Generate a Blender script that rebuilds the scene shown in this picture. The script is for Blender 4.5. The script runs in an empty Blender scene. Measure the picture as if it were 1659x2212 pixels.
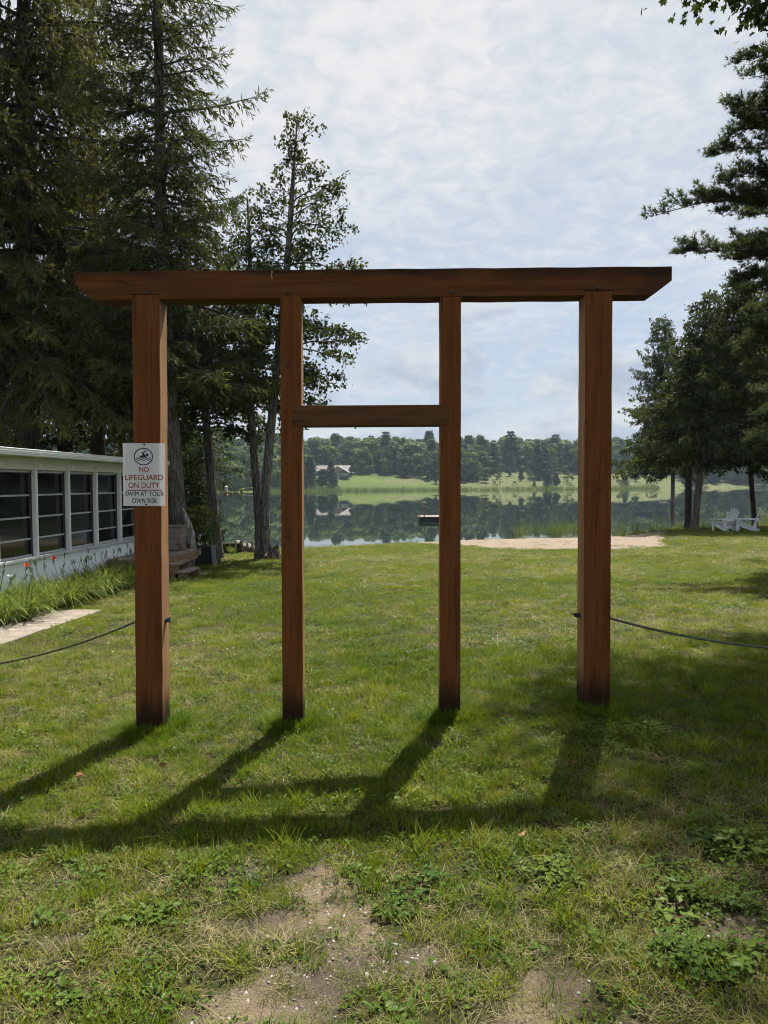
import bpy, bmesh, math, random
import numpy as np
from mathutils import Vector, Matrix

# ------------------------------------------------------------------ camera, sky, sun, exposure
SC = bpy.context.scene
COL = SC.collection
CAM_Z = 1.72
PITCH = math.radians(2.15)
ROLL = math.radians(0.35)
F_PX = 1597.0                       # focal length for a frame 1659 x 2212

cam_d = bpy.data.cameras.new("camera")
cam_d.sensor_fit = 'VERTICAL'
cam_d.sensor_height = 24.0
cam_d.lens = 24.0 * F_PX / 2212.0
cam_d.clip_start = 0.05
cam_d.clip_end = 9000.0
cam = bpy.data.objects.new("camera", cam_d)
COL.objects.link(cam)
cam.matrix_world = Matrix.Translation((0, 0, CAM_Z)) @ Matrix.Rotation(math.pi / 2 - PITCH, 4, 'X') @ Matrix.Rotation(-ROLL, 4, 'Z')
SC.camera = cam

SUN_AZ = math.radians(20.5)         # to the right of straight ahead (+Y)
SUN_EL = math.radians(60.0)
sun_dir = Vector((math.sin(SUN_AZ) * math.cos(SUN_EL), math.cos(SUN_AZ) * math.cos(SUN_EL), math.sin(SUN_EL)))
sun_d = bpy.data.lights.new("sun", 'SUN')
sun_d.energy = 5.0
sun_d.angle = math.radians(0.55)
sun_d.color = (1.0, 0.94, 0.84)
sun = bpy.data.objects.new("sun", sun_d)
COL.objects.link(sun)
sun.rotation_euler = (-sun_dir).to_track_quat('-Z', 'Y').to_euler()
sun.location = (20, 40, 60)

world = bpy.data.worlds.new("World")
SC.world = world
world.use_nodes = True
WN = world.node_tree.nodes
WL = world.node_tree.links
WN.clear()


def wnode(kind, **kw):
    n = WN.new(kind)
    for k, v in kw.items():
        setattr(n, k, v)
    return n


def wmath(op, a, b=None, clamp=False):
    n = wnode('ShaderNodeMath', operation=op, use_clamp=clamp)
    for i, v in enumerate((a, b)):
        if v is None:
            continue
        if isinstance(v, (int, float)):
            n.inputs[i].default_value = v
        else:
            WL.new(v, n.inputs[i])
    return n.outputs[0]


def wrange(v, a, b, c=0.0, d=1.0):
    n = wnode('ShaderNodeMapRange', interpolation_type='SMOOTHSTEP')
    WL.new(v, n.inputs[0])
    for i, x in enumerate((a, b, c, d)):
        n.inputs[i + 1].default_value = x
    return n.outputs[0]


def wmix(f, a, b):
    n = wnode('ShaderNodeMix', data_type='RGBA')
    for s, v in ((n.inputs[0], f), (n.inputs[6], a), (n.inputs[7], b)):
        if isinstance(v, (int, float)):
            s.default_value = v
        elif isinstance(v, tuple):
            s.default_value = (*v, 1)
        else:
            WL.new(v, s)
    return n.outputs[2]


def wnoise(vec, scale, detail, rough=0.55, dist=0.0):
    n = wnode('ShaderNodeTexNoise')
    n.inputs['Scale'].default_value = scale
    n.inputs['Detail'].default_value = detail
    n.inputs['Roughness'].default_value = rough
    n.inputs['Distortion'].default_value = dist
    WL.new(vec, n.inputs['Vector'])
    return n.outputs[0]


sky = wnode('ShaderNodeTexSky', sky_type='NISHITA')
sky.sun_disc = False
sky.sun_elevation = SUN_EL
sky.sun_rotation = SUN_AZ
sky.dust_density = 1.6
sky.ozone_density = 1.4
tc = wnode('ShaderNodeTexCoord')
sep = wnode('ShaderNodeSeparateXYZ')
WL.new(tc.outputs['Generated'], sep.inputs[0])
zz = wmath('MAXIMUM', sep.outputs[2], 0.0)
den = wmath('ADD', zz, 0.16)
cmb = wnode('ShaderNodeCombineXYZ')
WL.new(wmath('DIVIDE', sep.outputs[0], den), cmb.inputs[0])
WL.new(wmath('DIVIDE', sep.outputs[1], den), cmb.inputs[1])
# a high sheet of thin rippled cloud
n_big = wnoise(cmb.outputs[0], 1.1, 5, 0.6, 0.3)
n_fine = wnoise(cmb.outputs[0], 15.0, 6, 0.62, 0.5)
n_rip = wmath('ADD', wmath('MULTIPLY', n_big, 0.6), wmath('MULTIPLY', n_fine, 0.4))
cover = wmath('ADD', wrange(zz, 0.10, 0.5, 0.30, 0.92), wmath('MULTIPLY', wmath('SUBTRACT', n_rip, 0.5), 1.9), clamp=True)
sheet = wmix(wrange(n_rip, 0.36, 0.62), (4.2, 4.5, 4.85), (5.4, 5.45, 5.5))
base_sky = wmix(0.65, sky.outputs[0], wmix(wrange(zz, 0.08, 0.4), (2.15, 2.75, 3.7), (2.6, 3.15, 3.95)))
c1 = wmix(cover, base_sky, sheet)
# heaped clouds low over the far shore
cmb2 = wnode('ShaderNodeCombineXYZ')
WL.new(sep.outputs[0], cmb2.inputs[0])
WL.new(sep.outputs[1], cmb2.inputs[1])
WL.new(wmath('MULTIPLY', sep.outputs[2], 2.1), cmb2.inputs[2])
n_cu = wnoise(cmb2.outputs[0], 4.2, 10, 0.56, 0.25)
thr = wmath('ADD', wmath('MULTIPLY', zz, 1.05), 0.335)
cu = wrange(wmath('SUBTRACT', n_cu, thr), 0.0, 0.085)
cu = wmath('MULTIPLY', cu, 0.78)
n_cs = wnoise(cmb2.outputs[0], 11.0, 6, 0.55, 0.2)
cu_col = wmix(wrange(wmath('ADD', n_cs, wmath('MULTIPLY', zz, 0.5)), 0.40, 0.68), (2.6, 3.1, 3.95), (4.6, 4.75, 4.95))
c2 = wmix(cu, c1, cu_col)
bgn = wnode('ShaderNodeBackground')
bgn.inputs['Strength'].default_value = 0.057
WL.new(c2, bgn.inputs['Color'])
wo = wnode('ShaderNodeOutputWorld')
WL.new(bgn.outputs[0], wo.inputs['Surface'])

SC.view_settings.view_transform = 'Standard'
SC.view_settings.look = 'None'
SC.view_settings.exposure = 1.45
SC.view_settings.gamma = 1.0
SC.view_settings.use_curve_mapping = False
SC.render.engine = 'CYCLES'
CY = SC.cycles
CY.use_denoising = True
CY.max_bounces = 4
CY.diffuse_bounces = 2
CY.glossy_bounces = 3
CY.transmission_bounces = 4
CY.transparent_max_bounces = 10
CY.volume_bounces = 0
CY.caustics_reflective = False
CY.caustics_refractive = False
CY.sample_clamp_indirect = 6.0
CY.filter_width = 1.1
CY.use_adaptive_sampling = True
CY.adaptive_threshold = 0.03

rng = np.random.default_rng(7)
random.seed(7)

# ------------------------------------------------------------------ small maths
def smooth(a, b, x):
    t = np.clip((x - a) / (b - a), 0, 1)
    return t * t * (3 - 2 * t)


def _hash(ix, iy, s):
    h = np.sin(ix * 127.1 + iy * 311.7 + s * 74.7) * 43758.5453
    return h - np.floor(h)


def vnoise(x, y, s=0):
    x = np.asarray(x, float)
    y = np.asarray(y, float)
    ix, iy = np.floor(x), np.floor(y)
    fx, fy = x - ix, y - iy
    fx, fy = fx * fx * (3 - 2 * fx), fy * fy * (3 - 2 * fy)
    a = _hash(ix, iy, s) * (1 - fx) + _hash(ix + 1, iy, s) * fx
    b = _hash(ix, iy + 1, s) * (1 - fx) + _hash(ix + 1, iy + 1, s) * fx
    return a * (1 - fy) + b * fy


def fbm(x, y, s=0, o=4):
    v, a, t = 0, 0.5, 0
    for k in range(o):
        v = v + a * vnoise(x * 2 ** k, y * 2 ** k, s + k * 3.1)
        t += a
        a *= 0.5
    return v / t


WATER_Z = -0.75


def shore_y(X):
    return 30.7 + 0.30 * np.clip(X, -30, 34) + 0.7 * np.sin(np.asarray(X) * 0.33) + 2.6 * smooth(9, 15, np.asarray(X, float))


def far_y(X):
    return 282.0 + 0.24 * np.asarray(X) + 5 * np.sin(np.asarray(X) * 0.045 + 1)


def ground_h(X, Y):
    X = np.asarray(X, float)
    Y = np.asarray(Y, float)
    sy = shore_y(X)
    t = np.clip((Y - 5) / (sy - 5), 0, 1)
    z = WATER_Z * t
    z = z + 0.036 * np.clip(X, -5, 5) * np.exp(-((Y - 5) / 7.0) ** 2)
    z = z - 0.045 * np.exp(-((Y - 4.0) / 7.0) ** 2)
    z = z + (fbm(X * 0.9, Y * 0.9, 3, 3) - 0.5) * 0.05 * np.clip(1 - t, 0, 1)
    z = z + (fbm(X * 5, Y * 5, 9, 3) - 0.5) * 0.03 * (Y < 14)
    z = z + 0.20 * smooth(9.0, 13.5, X) * smooth(17, 29, Y) * smooth(0.0, 1.6, sy - Y)
    bed = WATER_Z - np.clip((Y - sy) * 0.2, 0, 3.0)
    z = np.where(Y > sy, bed, z)
    e = Y - far_y(X)
    far = WATER_Z + np.clip(e, -15, 68) * 0.13 + np.clip(e - 68, 0, 400) * 0.050 + (fbm(X * 0.02, Y * 0.02, 21, 3) - 0.5) * np.clip(e, 0, 60) * 0.06
    return np.where(e > -15, np.maximum(bed, far), z)


def at(xd, yd, Y):
    """the point at depth Y seen at (xd, yd) of the 1659 x 2212 frame"""
    x, u = (xd - 829.5) / F_PX, (1106 - yd) / F_PX
    c, s = math.cos(ROLL), math.sin(ROLL)
    x, u = x * c + u * s, -x * s + u * c
    wy = math.cos(PITCH) + u * math.sin(PITCH)
    wz = -math.sin(PITCH) + u * math.cos(PITCH)
    return Vector((x / wy * Y, Y, CAM_Z + wz / wy * Y))


def gp(xd, yd, lo=1.0, hi=60.0):
    """where the sight line through (xd, yd) meets the ground"""
    ys = np.geomspace(lo, hi, 1600)
    q = at(xd, yd, 1.0)
    hit = np.nonzero(CAM_Z + (q.z - CAM_Z) * ys <= ground_h(q.x * ys, ys))[0]
    p = at(xd, yd, float(ys[hit[0]] if len(hit) else hi))
    p.z = float(ground_h(p.x, p.y))
    return p


def gd(xd, Y):
    """the ground point at bearing xd and depth Y"""
    p = at(xd, 1150, Y)
    p.z = float(ground_h(p.x, p.y))
    return p


# ------------------------------------------------------------------ meshes and objects
def mesh_np(name, V, faces, mats=(), attrs=None, smooth_shade=False, midx=None):
    """faces: list of index arrays (m, k)"""
    me = bpy.data.meshes.new(name)
    V = np.asarray(V, np.float32)
    me.vertices.add(len(V))
    me.vertices.foreach_set("co", V.ravel())
    faces = [np.asarray(f, np.int32) for f in faces if len(f)]
    loops = np.concatenate([f.ravel() for f in faces]) if faces else np.zeros(0, np.int32)
    tot = np.concatenate([np.full(len(f), f.shape[1], np.int32) for f in faces]) if faces else np.zeros(0, np.int32)
    me.loops.add(len(loops))
    me.loops.foreach_set("vertex_index", loops)
    me.polygons.add(len(tot))
    me.polygons.foreach_set("loop_start", np.concatenate([[0], np.cumsum(tot)[:-1]]).astype(np.int32))
    if smooth_shade:
        me.polygons.foreach_set("use_smooth", np.ones(len(tot), bool))
    else:
        me.polygons.foreach_set("use_smooth", np.zeros(len(tot), bool))
    if midx is not None:
        me.polygons.foreach_set("material_index", np.asarray(midx, np.int32))
    for k, v in (attrs or {}).items():
        a = me.attributes.new(k, 'FLOAT', 'POINT')
        a.data.foreach_set("value", np.asarray(v, np.float32))
    me.update(calc_edges=True)
    for m in mats:
        me.materials.append(m)
    return me


def tag(o, label=None, cat=None, group=None, kind=None):
    if label:
        o['label'] = label
    if cat:
        o['category'] = cat
    if group:
        o['group'] = group
    if kind:
        o['kind'] = kind
    return o


def link(name, data, parent=None, loc=(0, 0, 0)):
    o = bpy.data.objects.new(name, data)
    COL.objects.link(o)
    o.location = loc
    if parent:
        o.parent = parent
    return o


def empty(name, loc=(0, 0, 0), rz=0.0):
    o = link(name, None, None, loc)
    o.rotation_euler = (0, 0, rz)
    o.empty_display_size = 0.2
    return o


class MB:
    """collects boxes, bars, tubes and loose faces into one mesh"""

    def __init__(s):
        s.V, s.F = [], []

    def add(s, V, F):
        n = len(s.V)
        s.V += [tuple(v) for v in V]
        s.F += [tuple(i + n for i in f) for f in F]

    def box(s, c, size, rot=None):
        hx, hy, hz = size[0] / 2, size[1] / 2, size[2] / 2
        P = [Vector((x, y, z)) for x in (-hx, hx) for y in (-hy, hy) for z in (-hz, hz)]
        if rot is not None:
            P = [rot @ p for p in P]
        c = Vector(c)
        s.add([p + c for p in P], [(0, 1, 3, 2), (4, 6, 7, 5), (0, 4, 5, 1), (2, 3, 7, 6), (0, 2, 6, 4), (1, 5, 7, 3)])

    def bar(s, p, q, w, t, up=(0, 0, 1)):
        p, q = Vector(p), Vector(q)
        d = (q - p).normalized()
        a = d.cross(Vector(up))
        if a.length < 1e-4:
            a = d.cross(Vector((1, 0, 0)))
        a.normalize()
        b = a.cross(d)
        P = []
        for e in (p, q):
            for i, j in ((-1, -1), (1, -1), (1, 1), (-1, 1)):
                P.append(e + a * (i * w / 2) + b * (j * t / 2))
        s.add(P, [(0, 1, 2, 3), (7, 6, 5, 4), (0, 4, 5, 1), (1, 5, 6, 2), (2, 6, 7, 3), (3, 7, 4, 0)])

    def tube(s, path, r, sides=6, cap=True):
        path = [Vector(p) for p in path]
        n = len(path)
        rr = r if hasattr(r, '__len__') else [r] * n
        ref = Vector((0, 0, 1))
        V, F = [], []
        pa = None
        for i, p in enumerate(path):
            d = (path[min(i + 1, n - 1)] - path[max(i - 1, 0)]).normalized()
            if pa is None:
                a = d.cross(ref)
                if a.length < 1e-3:
                    a = d.cross(Vector((1, 0, 0)))
            else:
                a = pa - d * pa.dot(d)
            a.normalize()
            pa = a
            b = d.cross(a)
            for k in range(sides):
                t = 2 * math.pi * k / sides
                V.append(p + (a * math.cos(t) + b * math.sin(t)) * rr[i])
        for i in range(n - 1):
            for k in range(sides):
                k2 = (k + 1) % sides
                F.append((i * sides + k, i * sides + k2, (i + 1) * sides + k2, (i + 1) * sides + k))
        if cap:
            F.append(tuple(range(sides))[::-1])
            F.append(tuple((n - 1) * sides + k for k in range(sides)))
        s.add(V, F)

    def lathe(s, c, prof, sides=12):
        V, F = [], []
        for r, z in prof:
            for k in range(sides):
                t = 2 * math.pi * k / sides
                V.append((c[0] + r * math.cos(t), c[1] + r * math.sin(t), c[2] + z))
        for i in range(len(prof) - 1):
            for k in range(sides):
                k2 = (k + 1) % sides
                F.append((i * sides + k, i * sides + k2, (i + 1) * sides + k2, (i + 1) * sides + k))
        F.append(tuple(range(sides))[::-1])
        F.append(tuple((len(prof) - 1) * sides + k for k in range(sides)))
        s.add(V, F)

    def prism(s, poly, y0, y1):
        """polygon of (x, z) points pushed from y0 to y1"""
        n = len(poly)
        V = [(x, y0, z) for x, z in poly] + [(x, y1, z) for x, z in poly]
        F = [tuple(range(n)), tuple(range(n, 2 * n))[::-1]]
        F += [((i + 1) % n, i, n + i, n + (i + 1) % n) for i in range(n)]
        s.add(V, F)

    def mesh(s, name, mat, bevel=0.0, shade=False):
        me = bpy.data.meshes.new(name)
        me.from_pydata(s.V, [], s.F)
        bm = bmesh.new()
        bm.from_mesh(me)
        bmesh.ops.recalc_face_normals(bm, faces=bm.faces)
        if bevel:
            es = [e for e in bm.edges if len(e.link_faces) == 2 and e.calc_face_angle(0) > 0.6]
            bmesh.ops.bevel(bm, geom=es, offset=bevel, segments=2, affect='EDGES', profile=0.6)
        bm.to_mesh(me)
        bm.free()
        if shade:
            for p in me.polygons:
                p.use_smooth = True
        me.materials.append(mat)
        return me

    def build(s, name, mat, parent=None, loc=(0, 0, 0), bevel=0.0, shade=False):
        return link(name, s.mesh(name, mat, bevel, shade), parent, loc)


# ------------------------------------------------------------------ materials
class NT:
    def __init__(s, name):
        s.m = bpy.data.materials.new(name)
        s.m.use_nodes = True
        s.t = s.m.node_tree
        s.N, s.L = s.t.nodes, s.t.links
        s.N.clear()
        s.out = s.N.new('ShaderNodeOutputMaterial')
        s.b = s.N.new('ShaderNodeBsdfPrincipled')
        s.L.new(s.b.outputs[0], s.out.inputs['Surface'])

    def n(s, kind, **kw):
        x = s.N.new(kind)
        for k, v in kw.items():
            setattr(x, k, v)
        return x

    def put(s, sock, v):
        if isinstance(v, (int, float)):
            sock.default_value = v
        elif isinstance(v, tuple):
            sock.default_value = (*v, 1) if len(v) == 3 and sock.type == 'RGBA' else v
        else:
            s.L.new(v, sock)

    def coords(s, scale=(1, 1, 1), out='Object', loc=(0, 0, 0)):
        c = s.n('ShaderNodeTexCoord')
        mp = s.n('ShaderNodeMapping')
        mp.inputs['Scale'].default_value = scale
        mp.inputs['Location'].default_value = loc
        s.L.new(c.outputs[out], mp.inputs['Vector'])
        return mp.outputs[0]

    def pos(s, scale=(1, 1, 1)):
        g = s.n('ShaderNodeNewGeometry')
        mp = s.n('ShaderNodeMapping')
        mp.inputs['Scale'].default_value = scale
        s.L.new(g.outputs['Position'], mp.inputs['Vector'])
        return mp.outputs[0]

    def noise(s, vec, scale=5, detail=5, rough=0.55, dist=0.0):
        x = s.n('ShaderNodeTexNoise')
        s.L.new(vec, x.inputs['Vector'])
        for k, v in (('Scale', scale), ('Detail', detail), ('Roughness', rough), ('Distortion', dist)):
            x.inputs[k].default_value = v
        return x.outputs[0]

    def math(s, op, a, b=0.0, clamp=False):
        x = s.n('ShaderNodeMath', operation=op, use_clamp=clamp)
        s.put(x.inputs[0], a)
        s.put(x.inputs[1], b)
        return x.outputs[0]

    def rng(s, v, a, b, c=0.0, d=1.0):
        x = s.n('ShaderNodeMapRange', interpolation_type='SMOOTHSTEP')
        s.put(x.inputs[0], v)
        for i, q in enumerate((a, b, c, d)):
            x.inputs[i + 1].default_value = q
        return x.outputs[0]

    def mix(s, f, a, b, mode='MIX'):
        x = s.n('ShaderNodeMix', data_type='RGBA', blend_type=mode)
        s.put(x.inputs[0], f)
        s.put(x.inputs[6], a)
        s.put(x.inputs[7], b)
        return x.outputs[2]

    def attr(s, name, kind='GEOMETRY'):
        x = s.n('ShaderNodeAttribute', attribute_name=name, attribute_type=kind)
        return x.outputs['Fac']

    def bump(s, h, strength=0.3, dist=0.01):
        x = s.n('ShaderNodeBump')
        x.inputs['Strength'].default_value = strength
        x.inputs['Distance'].default_value = dist
        s.put(x.inputs['Height'], h)
        s.L.new(x.outputs[0], s.b.inputs['Normal'])
        return x.outputs[0]

    def set(s, color=None, rough=None, spec=None, metal=None):
        for k, v in (('Base Color', color), ('Roughness', rough), ('Specular IOR Level', spec), ('Metallic', metal)):
            if v is not None:
                s.put(s.b.inputs[k], v)
        return s.m


def plain(name, color, rough=0.6, spec=0.3, var=0.12, scale=8, bump=0.0, metal=0.0):
    t = NT(name)
    v = t.coords()
    nz = t.noise(v, scale, 6)
    dark = tuple(c * (1 - var) for c in color)
    lite = tuple(min(1, c * (1 + var)) for c in color)
    t.set(t.mix(t.rng(nz, 0.3, 0.7), dark, lite), t.math('ADD', t.math('MULTIPLY', nz, 0.2), rough - 0.1), spec, metal)
    if bump:
        t.bump(nz, bump, 0.01)
    return t.m


def stained_wood(name, axis, col=(0.124, 0.0445, 0.0128), dark=(0.045, 0.022, 0.012), base_stain=False, top_stain=False):
    """reddish stained timber, grain along the axis, mildew streaks, drying cracks"""
    t = NT(name)
    sc = [9.0, 9.0, 9.0]
    sc[axis] = 0.55
    v = t.coords(tuple(sc))
    g1 = t.noise(v, 3.0, 8, 0.62, 0.5)
    g2 = t.noise(v, 11.0, 4, 0.6, 0.2)
    sc2 = [1.4, 1.4, 1.4]
    sc2[axis] = 0.35
    v2 = t.coords(tuple(sc2))
    big = t.noise(v2, 2.2, 5, 0.6, 0.4)
    light = tuple(c * 1.26 for c in col)
    deep = tuple(c * 0.74 for c in col)
    c = t.mix(t.rng(g1, 0.3, 0.72), deep, light)
    c = t.mix(t.rng(g2, 0.5, 0.75, 0, 0.35), c, tuple(x * 0.5 for x in col))
    c = t.mix(t.rng(big, 0.52, 0.70, 0, 0.85), c, dark)
    # hairline checks
    w = t.n('ShaderNodeTexVoronoi', feature='DISTANCE_TO_EDGE')
    scv = [7.0, 7.0, 7.0]
    scv[axis] = 0.22
    t.L.new(t.coords(tuple(scv), loc=(0.3, 0.3, 0.3)), w.inputs['Vector'])
    w.inputs['Scale'].default_value = 1.3
    crack = t.math('MULTIPLY', t.rng(w.outputs['Distance'], 0.0, 0.018, 1, 0), t.rng(t.noise(v2, 3.1, 2), 0.5, 0.6))
    c = t.mix(t.math('MULTIPLY', crack, 0.85), c, (0.012, 0.006, 0.004))
    co = t.coords()
    sp = t.n('ShaderNodeSeparateXYZ')
    t.L.new(co, sp.inputs[0])
    if base_stain:
        hh = t.math('SUBTRACT', sp.outputs[2], t.math('MULTIPLY', t.noise(v, 6.0, 4), 0.42))
        c = t.mix(t.rng(hh, 0.02, 0.30, 0.95, 0.0), c, (0.018, 0.011, 0.007))
    if top_stain:
        hh = t.math('ADD', sp.outputs[2], t.math('MULTIPLY', t.noise(v, 2.0, 4), 0.10))
        c = t.mix(t.math('MULTIPLY', t.rng(hh, 0.16, 0.26, 0.0, 0.9), t.rng(big, 0.35, 0.55)), c, (0.02, 0.012, 0.008))
    t.set(c, t.rng(g1, 0.2, 0.8, 0.65, 0.9), 0.06)
    h = t.math('SUBTRACT', t.math('ADD', g1, t.math('MULTIPLY', g2, 0.4)), t.math('MULTIPLY', crack, 1.6))
    t.bump(h, 0.35, 0.006)
    return t.m


def bark(name, c1, c2):
    t = NT(name)
    v = t.coords((7, 7, 1.1))
    a = t.noise(v, 3.2, 9, 0.65, 0.9)
    w = t.n('ShaderNodeTexVoronoi', feature='DISTANCE_TO_EDGE')
    t.L.new(t.coords((9, 9, 1.0)), w.inputs['Vector'])
    w.inputs['Scale'].default_value = 1.8
    ed = t.rng(w.outputs['Distance'], 0.0, 0.16)
    big = t.noise(t.coords(), 0.9, 4)
    c = t.mix(t.rng(a, 0.3, 0.7), c1, c2)
    c = t.mix(t.rng(big, 0.45, 0.7, 0, 0.5), c, tuple(x * 1.5 for x in c2))
    c = t.mix(t.math('MULTIPLY', t.math('SUBTRACT', 1.0, ed), 0.7), c, tuple(x * 0.35 for x in c1))
    t.set(c, 0.9, 0.1)
    t.bump(t.math('ADD', t.math('MULTIPLY', a, 0.7), ed), 0.8, 0.03)
    return t.m


def leaf(name, c1, c2, trans=0.35, rough=0.65, kind='GEOMETRY', spec=0.07, c3=None, vary=0.0):
    """foliage: colour runs with the tint of each leaf; some light passes through"""
    t = NT(name)
    a = t.attr('tint', kind)
    c = t.mix(t.rng(a, 0.0, 1.0), c1, c2)
    if c3:
        c = t.mix(t.rng(a, 0.86, 1.0), c, c3)
    if vary:
        oi = t.n('ShaderNodeObjectInfo')
        c = t.mix(t.rng(oi.outputs['Random'], 0, 1, 0, vary), c, tuple(min(1, x * y) for x, y in zip(c2, (1.25, 1.05, 0.9))))
        c = t.mix(t.rng(oi.outputs['Random'], 0.6, 0, 0, vary), c, tuple(x * 0.8 for x in c1))
    t.set(c, rough, spec)
    tr = t.n('ShaderNodeBsdfTranslucent')
    cc = t.mix(0.35, c, tuple(min(1, x * y) for x, y in zip(c2, (1.5, 1.5, 0.7))))
    t.L.new(cc, tr.inputs['Color'])
    ms = t.n('ShaderNodeMixShader')
    ms.inputs[0].default_value = trans
    t.L.new(t.b.outputs[0], ms.inputs[1])
    t.L.new(tr.outputs[0], ms.inputs[2])
    t.L.new(ms.outputs[0], t.out.inputs['Surface'])
    return t.m


M = {}
M['post'] = stained_wood("stained_post_wood", 2, base_stain=True)
M['beam'] = stained_wood("stained_beam_wood", 0, col=(0.098, 0.0365, 0.0115), top_stain=True)
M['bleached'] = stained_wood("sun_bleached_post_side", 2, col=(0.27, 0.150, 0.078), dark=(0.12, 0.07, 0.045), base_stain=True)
M['bar'] = stained_wood("stained_bar_wood", 0, col=(0.090, 0.044, 0.020))
M['grey_wood'] = stained_wood("weathered_plank_wood", 1, col=(0.20, 0.17, 0.145), dark=(0.07, 0.06, 0.05))
M['brown_board'] = stained_wood("brown_fascia_board", 1, col=(0.20, 0.13, 0.085), dark=(0.06, 0.045, 0.035))
M['bark_cedar'] = bark("grey_cedar_bark", (0.085, 0.072, 0.062), (0.20, 0.18, 0.165))
M['bark_pale'] = bark("pale_grey_cedar_bark", (0.11, 0.10, 0.088), (0.27, 0.255, 0.24))
M['bark_dark'] = bark("dark_bark", (0.035, 0.028, 0.023), (0.09, 0.075, 0.062))
M['stump'] = bark("rotten_stump_wood", (0.05, 0.035, 0.026), (0.17, 0.135, 0.11))
M['log'] = bark("bleached_log_wood", (0.16, 0.145, 0.13), (0.42, 0.39, 0.36))
M['twig'] = plain("twig_bark", (0.045, 0.036, 0.029), 0.9, 0.1)
M['spruce'] = leaf("spruce_needles", (0.028, 0.040, 0.013), (0.125, 0.125, 0.036), 0.42, c3=(0.115, 0.085, 0.045))
M['spruce2'] = leaf("dark_spruce_needles", (0.018, 0.031, 0.011), (0.085, 0.098, 0.026), 0.38)
M['cedar'] = leaf("cedar_sprays", (0.020, 0.036, 0.011), (0.075, 0.095, 0.024), 0.32)
M['cedar_dark'] = leaf("dark_cedar_sprays", (0.012, 0.026, 0.008), (0.070, 0.090, 0.024), 0.3)
M['pine'] = leaf("pine_needles", (0.020, 0.036, 0.018), (0.070, 0.095, 0.030), 0.28)
M['maple'] = leaf("maple_leaves", (0.025, 0.045, 0.012), (0.055, 0.080, 0.018), 0.25, c3=(0.12, 0.085, 0.02))
M['shrub'] = leaf("shrub_leaves", (0.022, 0.040, 0.014), (0.055, 0.080, 0.024), 0.25)
M['far_leaf'] = leaf("far_broadleaf_crown", (0.018, 0.050, 0.012), (0.105, 0.160, 0.028), 0.12, vary=0.6)
M['far_needle'] = leaf("far_conifer_crown", (0.012, 0.030, 0.015), (0.048, 0.078, 0.028), 0.1, vary=0.4)
M['far_light'] = leaf("far_pale_crown", (0.055, 0.095, 0.022), (0.125, 0.17, 0.040), 0.15, vary=0.3)
M['grass'] = leaf("grass_blades", (0.036, 0.086, 0.004), (0.168, 0.196, 0.010), 0.36, 0.5, 'INSTANCER', 0.10, c3=(0.17, 0.155, 0.06))
M['straw'] = leaf("dry_grass_blades", (0.13, 0.12, 0.055), (0.26, 0.225, 0.115), 0.25, 0.6, 'INSTANCER')
M['weed'] = leaf("broad_weed_leaves", (0.032, 0.070, 0.012), (0.090, 0.135, 0.022), 0.3, 0.45, 'INSTANCER')
M['weed_leaf'] = leaf("weed_leaf_surface", (0.034, 0.072, 0.013), (0.088, 0.132, 0.022), 0.3, 0.45)
M['lily'] = leaf("daylily_blades", (0.045, 0.085, 0.014), (0.15, 0.19, 0.035), 0.35, 0.4)
M['palm'] = leaf("palm_leaflets", (0.060, 0.110, 0.014), (0.19, 0.24, 0.03), 0.35, 0.4)
M['reed'] = leaf("reed_blades", (0.055, 0.085, 0.02), (0.14, 0.17, 0.05), 0.3, 0.5, 'INSTANCER')
M['white_paint'] = plain("white_paint", (0.74, 0.76, 0.77), 0.45, 0.35, 0.05, 3)
M['white_panel'] = plain("white_wall_panel", (0.82, 0.87, 0.90), 0.5, 0.3, 0.05, 1.5)
M['chair_white'] = plain("worn_white_paint", (0.62, 0.65, 0.68), 0.55, 0.3, 0.1, 9)
M['frieze'] = plain("cream_frieze_paint", (0.50, 0.52, 0.42), 0.5, 0.3, 0.05, 2)
M['metal_dark'] = plain("black_metal", (0.012, 0.012, 0.013), 0.4, 0.5)
M['bolt'] = plain("rusty_bolt", (0.035, 0.025, 0.02), 0.5, 0.5, 0.3, 40, metal=0.5)
M['black_plastic'] = plain("black_plastic", (0.01, 0.01, 0.011), 0.5, 0.4)
M['grey_metal'] = plain("grey_stake", (0.20, 0.21, 0.22), 0.5, 0.4)
M['red_cloth'] = plain("red_chair_cloth", (0.50, 0.07, 0.04), 0.8, 0.1)
M['rope'] = plain("green_rope_fibre", (0.10, 0.10, 0.055), 0.85, 0.1, 0.3, 60, 0.4)
M['rope2'] = plain("grey_green_rope_fibre", (0.085, 0.10, 0.075), 0.85, 0.1, 0.3, 60, 0.4)
M['knot'] = plain("dark_rope_knot", (0.03, 0.03, 0.035), 0.8, 0.2, 0.4, 60, 0.4)
M['frayed'] = plain("frayed_rope_end", (0.55, 0.52, 0.42), 0.9, 0.1)
M['letter_red'] = plain("red_lettering", (0.24, 0.018, 0.03), 0.5, 0.3, 0.05)
M['letter_black'] = plain("black_lettering", (0.006, 0.010, 0.014), 0.5, 0.3, 0.05)
M['slab'] = None
# ------------------------------------------------------------------ the setting: ground, lake
def blob(X, Y, spots):
    m = np.zeros(np.shape(X))
    for cx, cy, rx, ry, amp in spots:
        m = np.maximum(m, amp * np.exp(-(((X - cx) / rx) ** 2 + ((Y - cy) / ry) ** 2)))
    return m


def spots_px(rows):
    out = []
    for x, y, w, h, amp in rows:
        c = gp(x, y)
        r = gp(x + w, y)
        u = gp(x, y - h)
        d = gp(x, min(2212, y + h))
        out.append((c.x, c.y, abs(r.x - c.x), max(abs(u.y - d.y) / 2, 0.03), amp))
    return out


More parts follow.
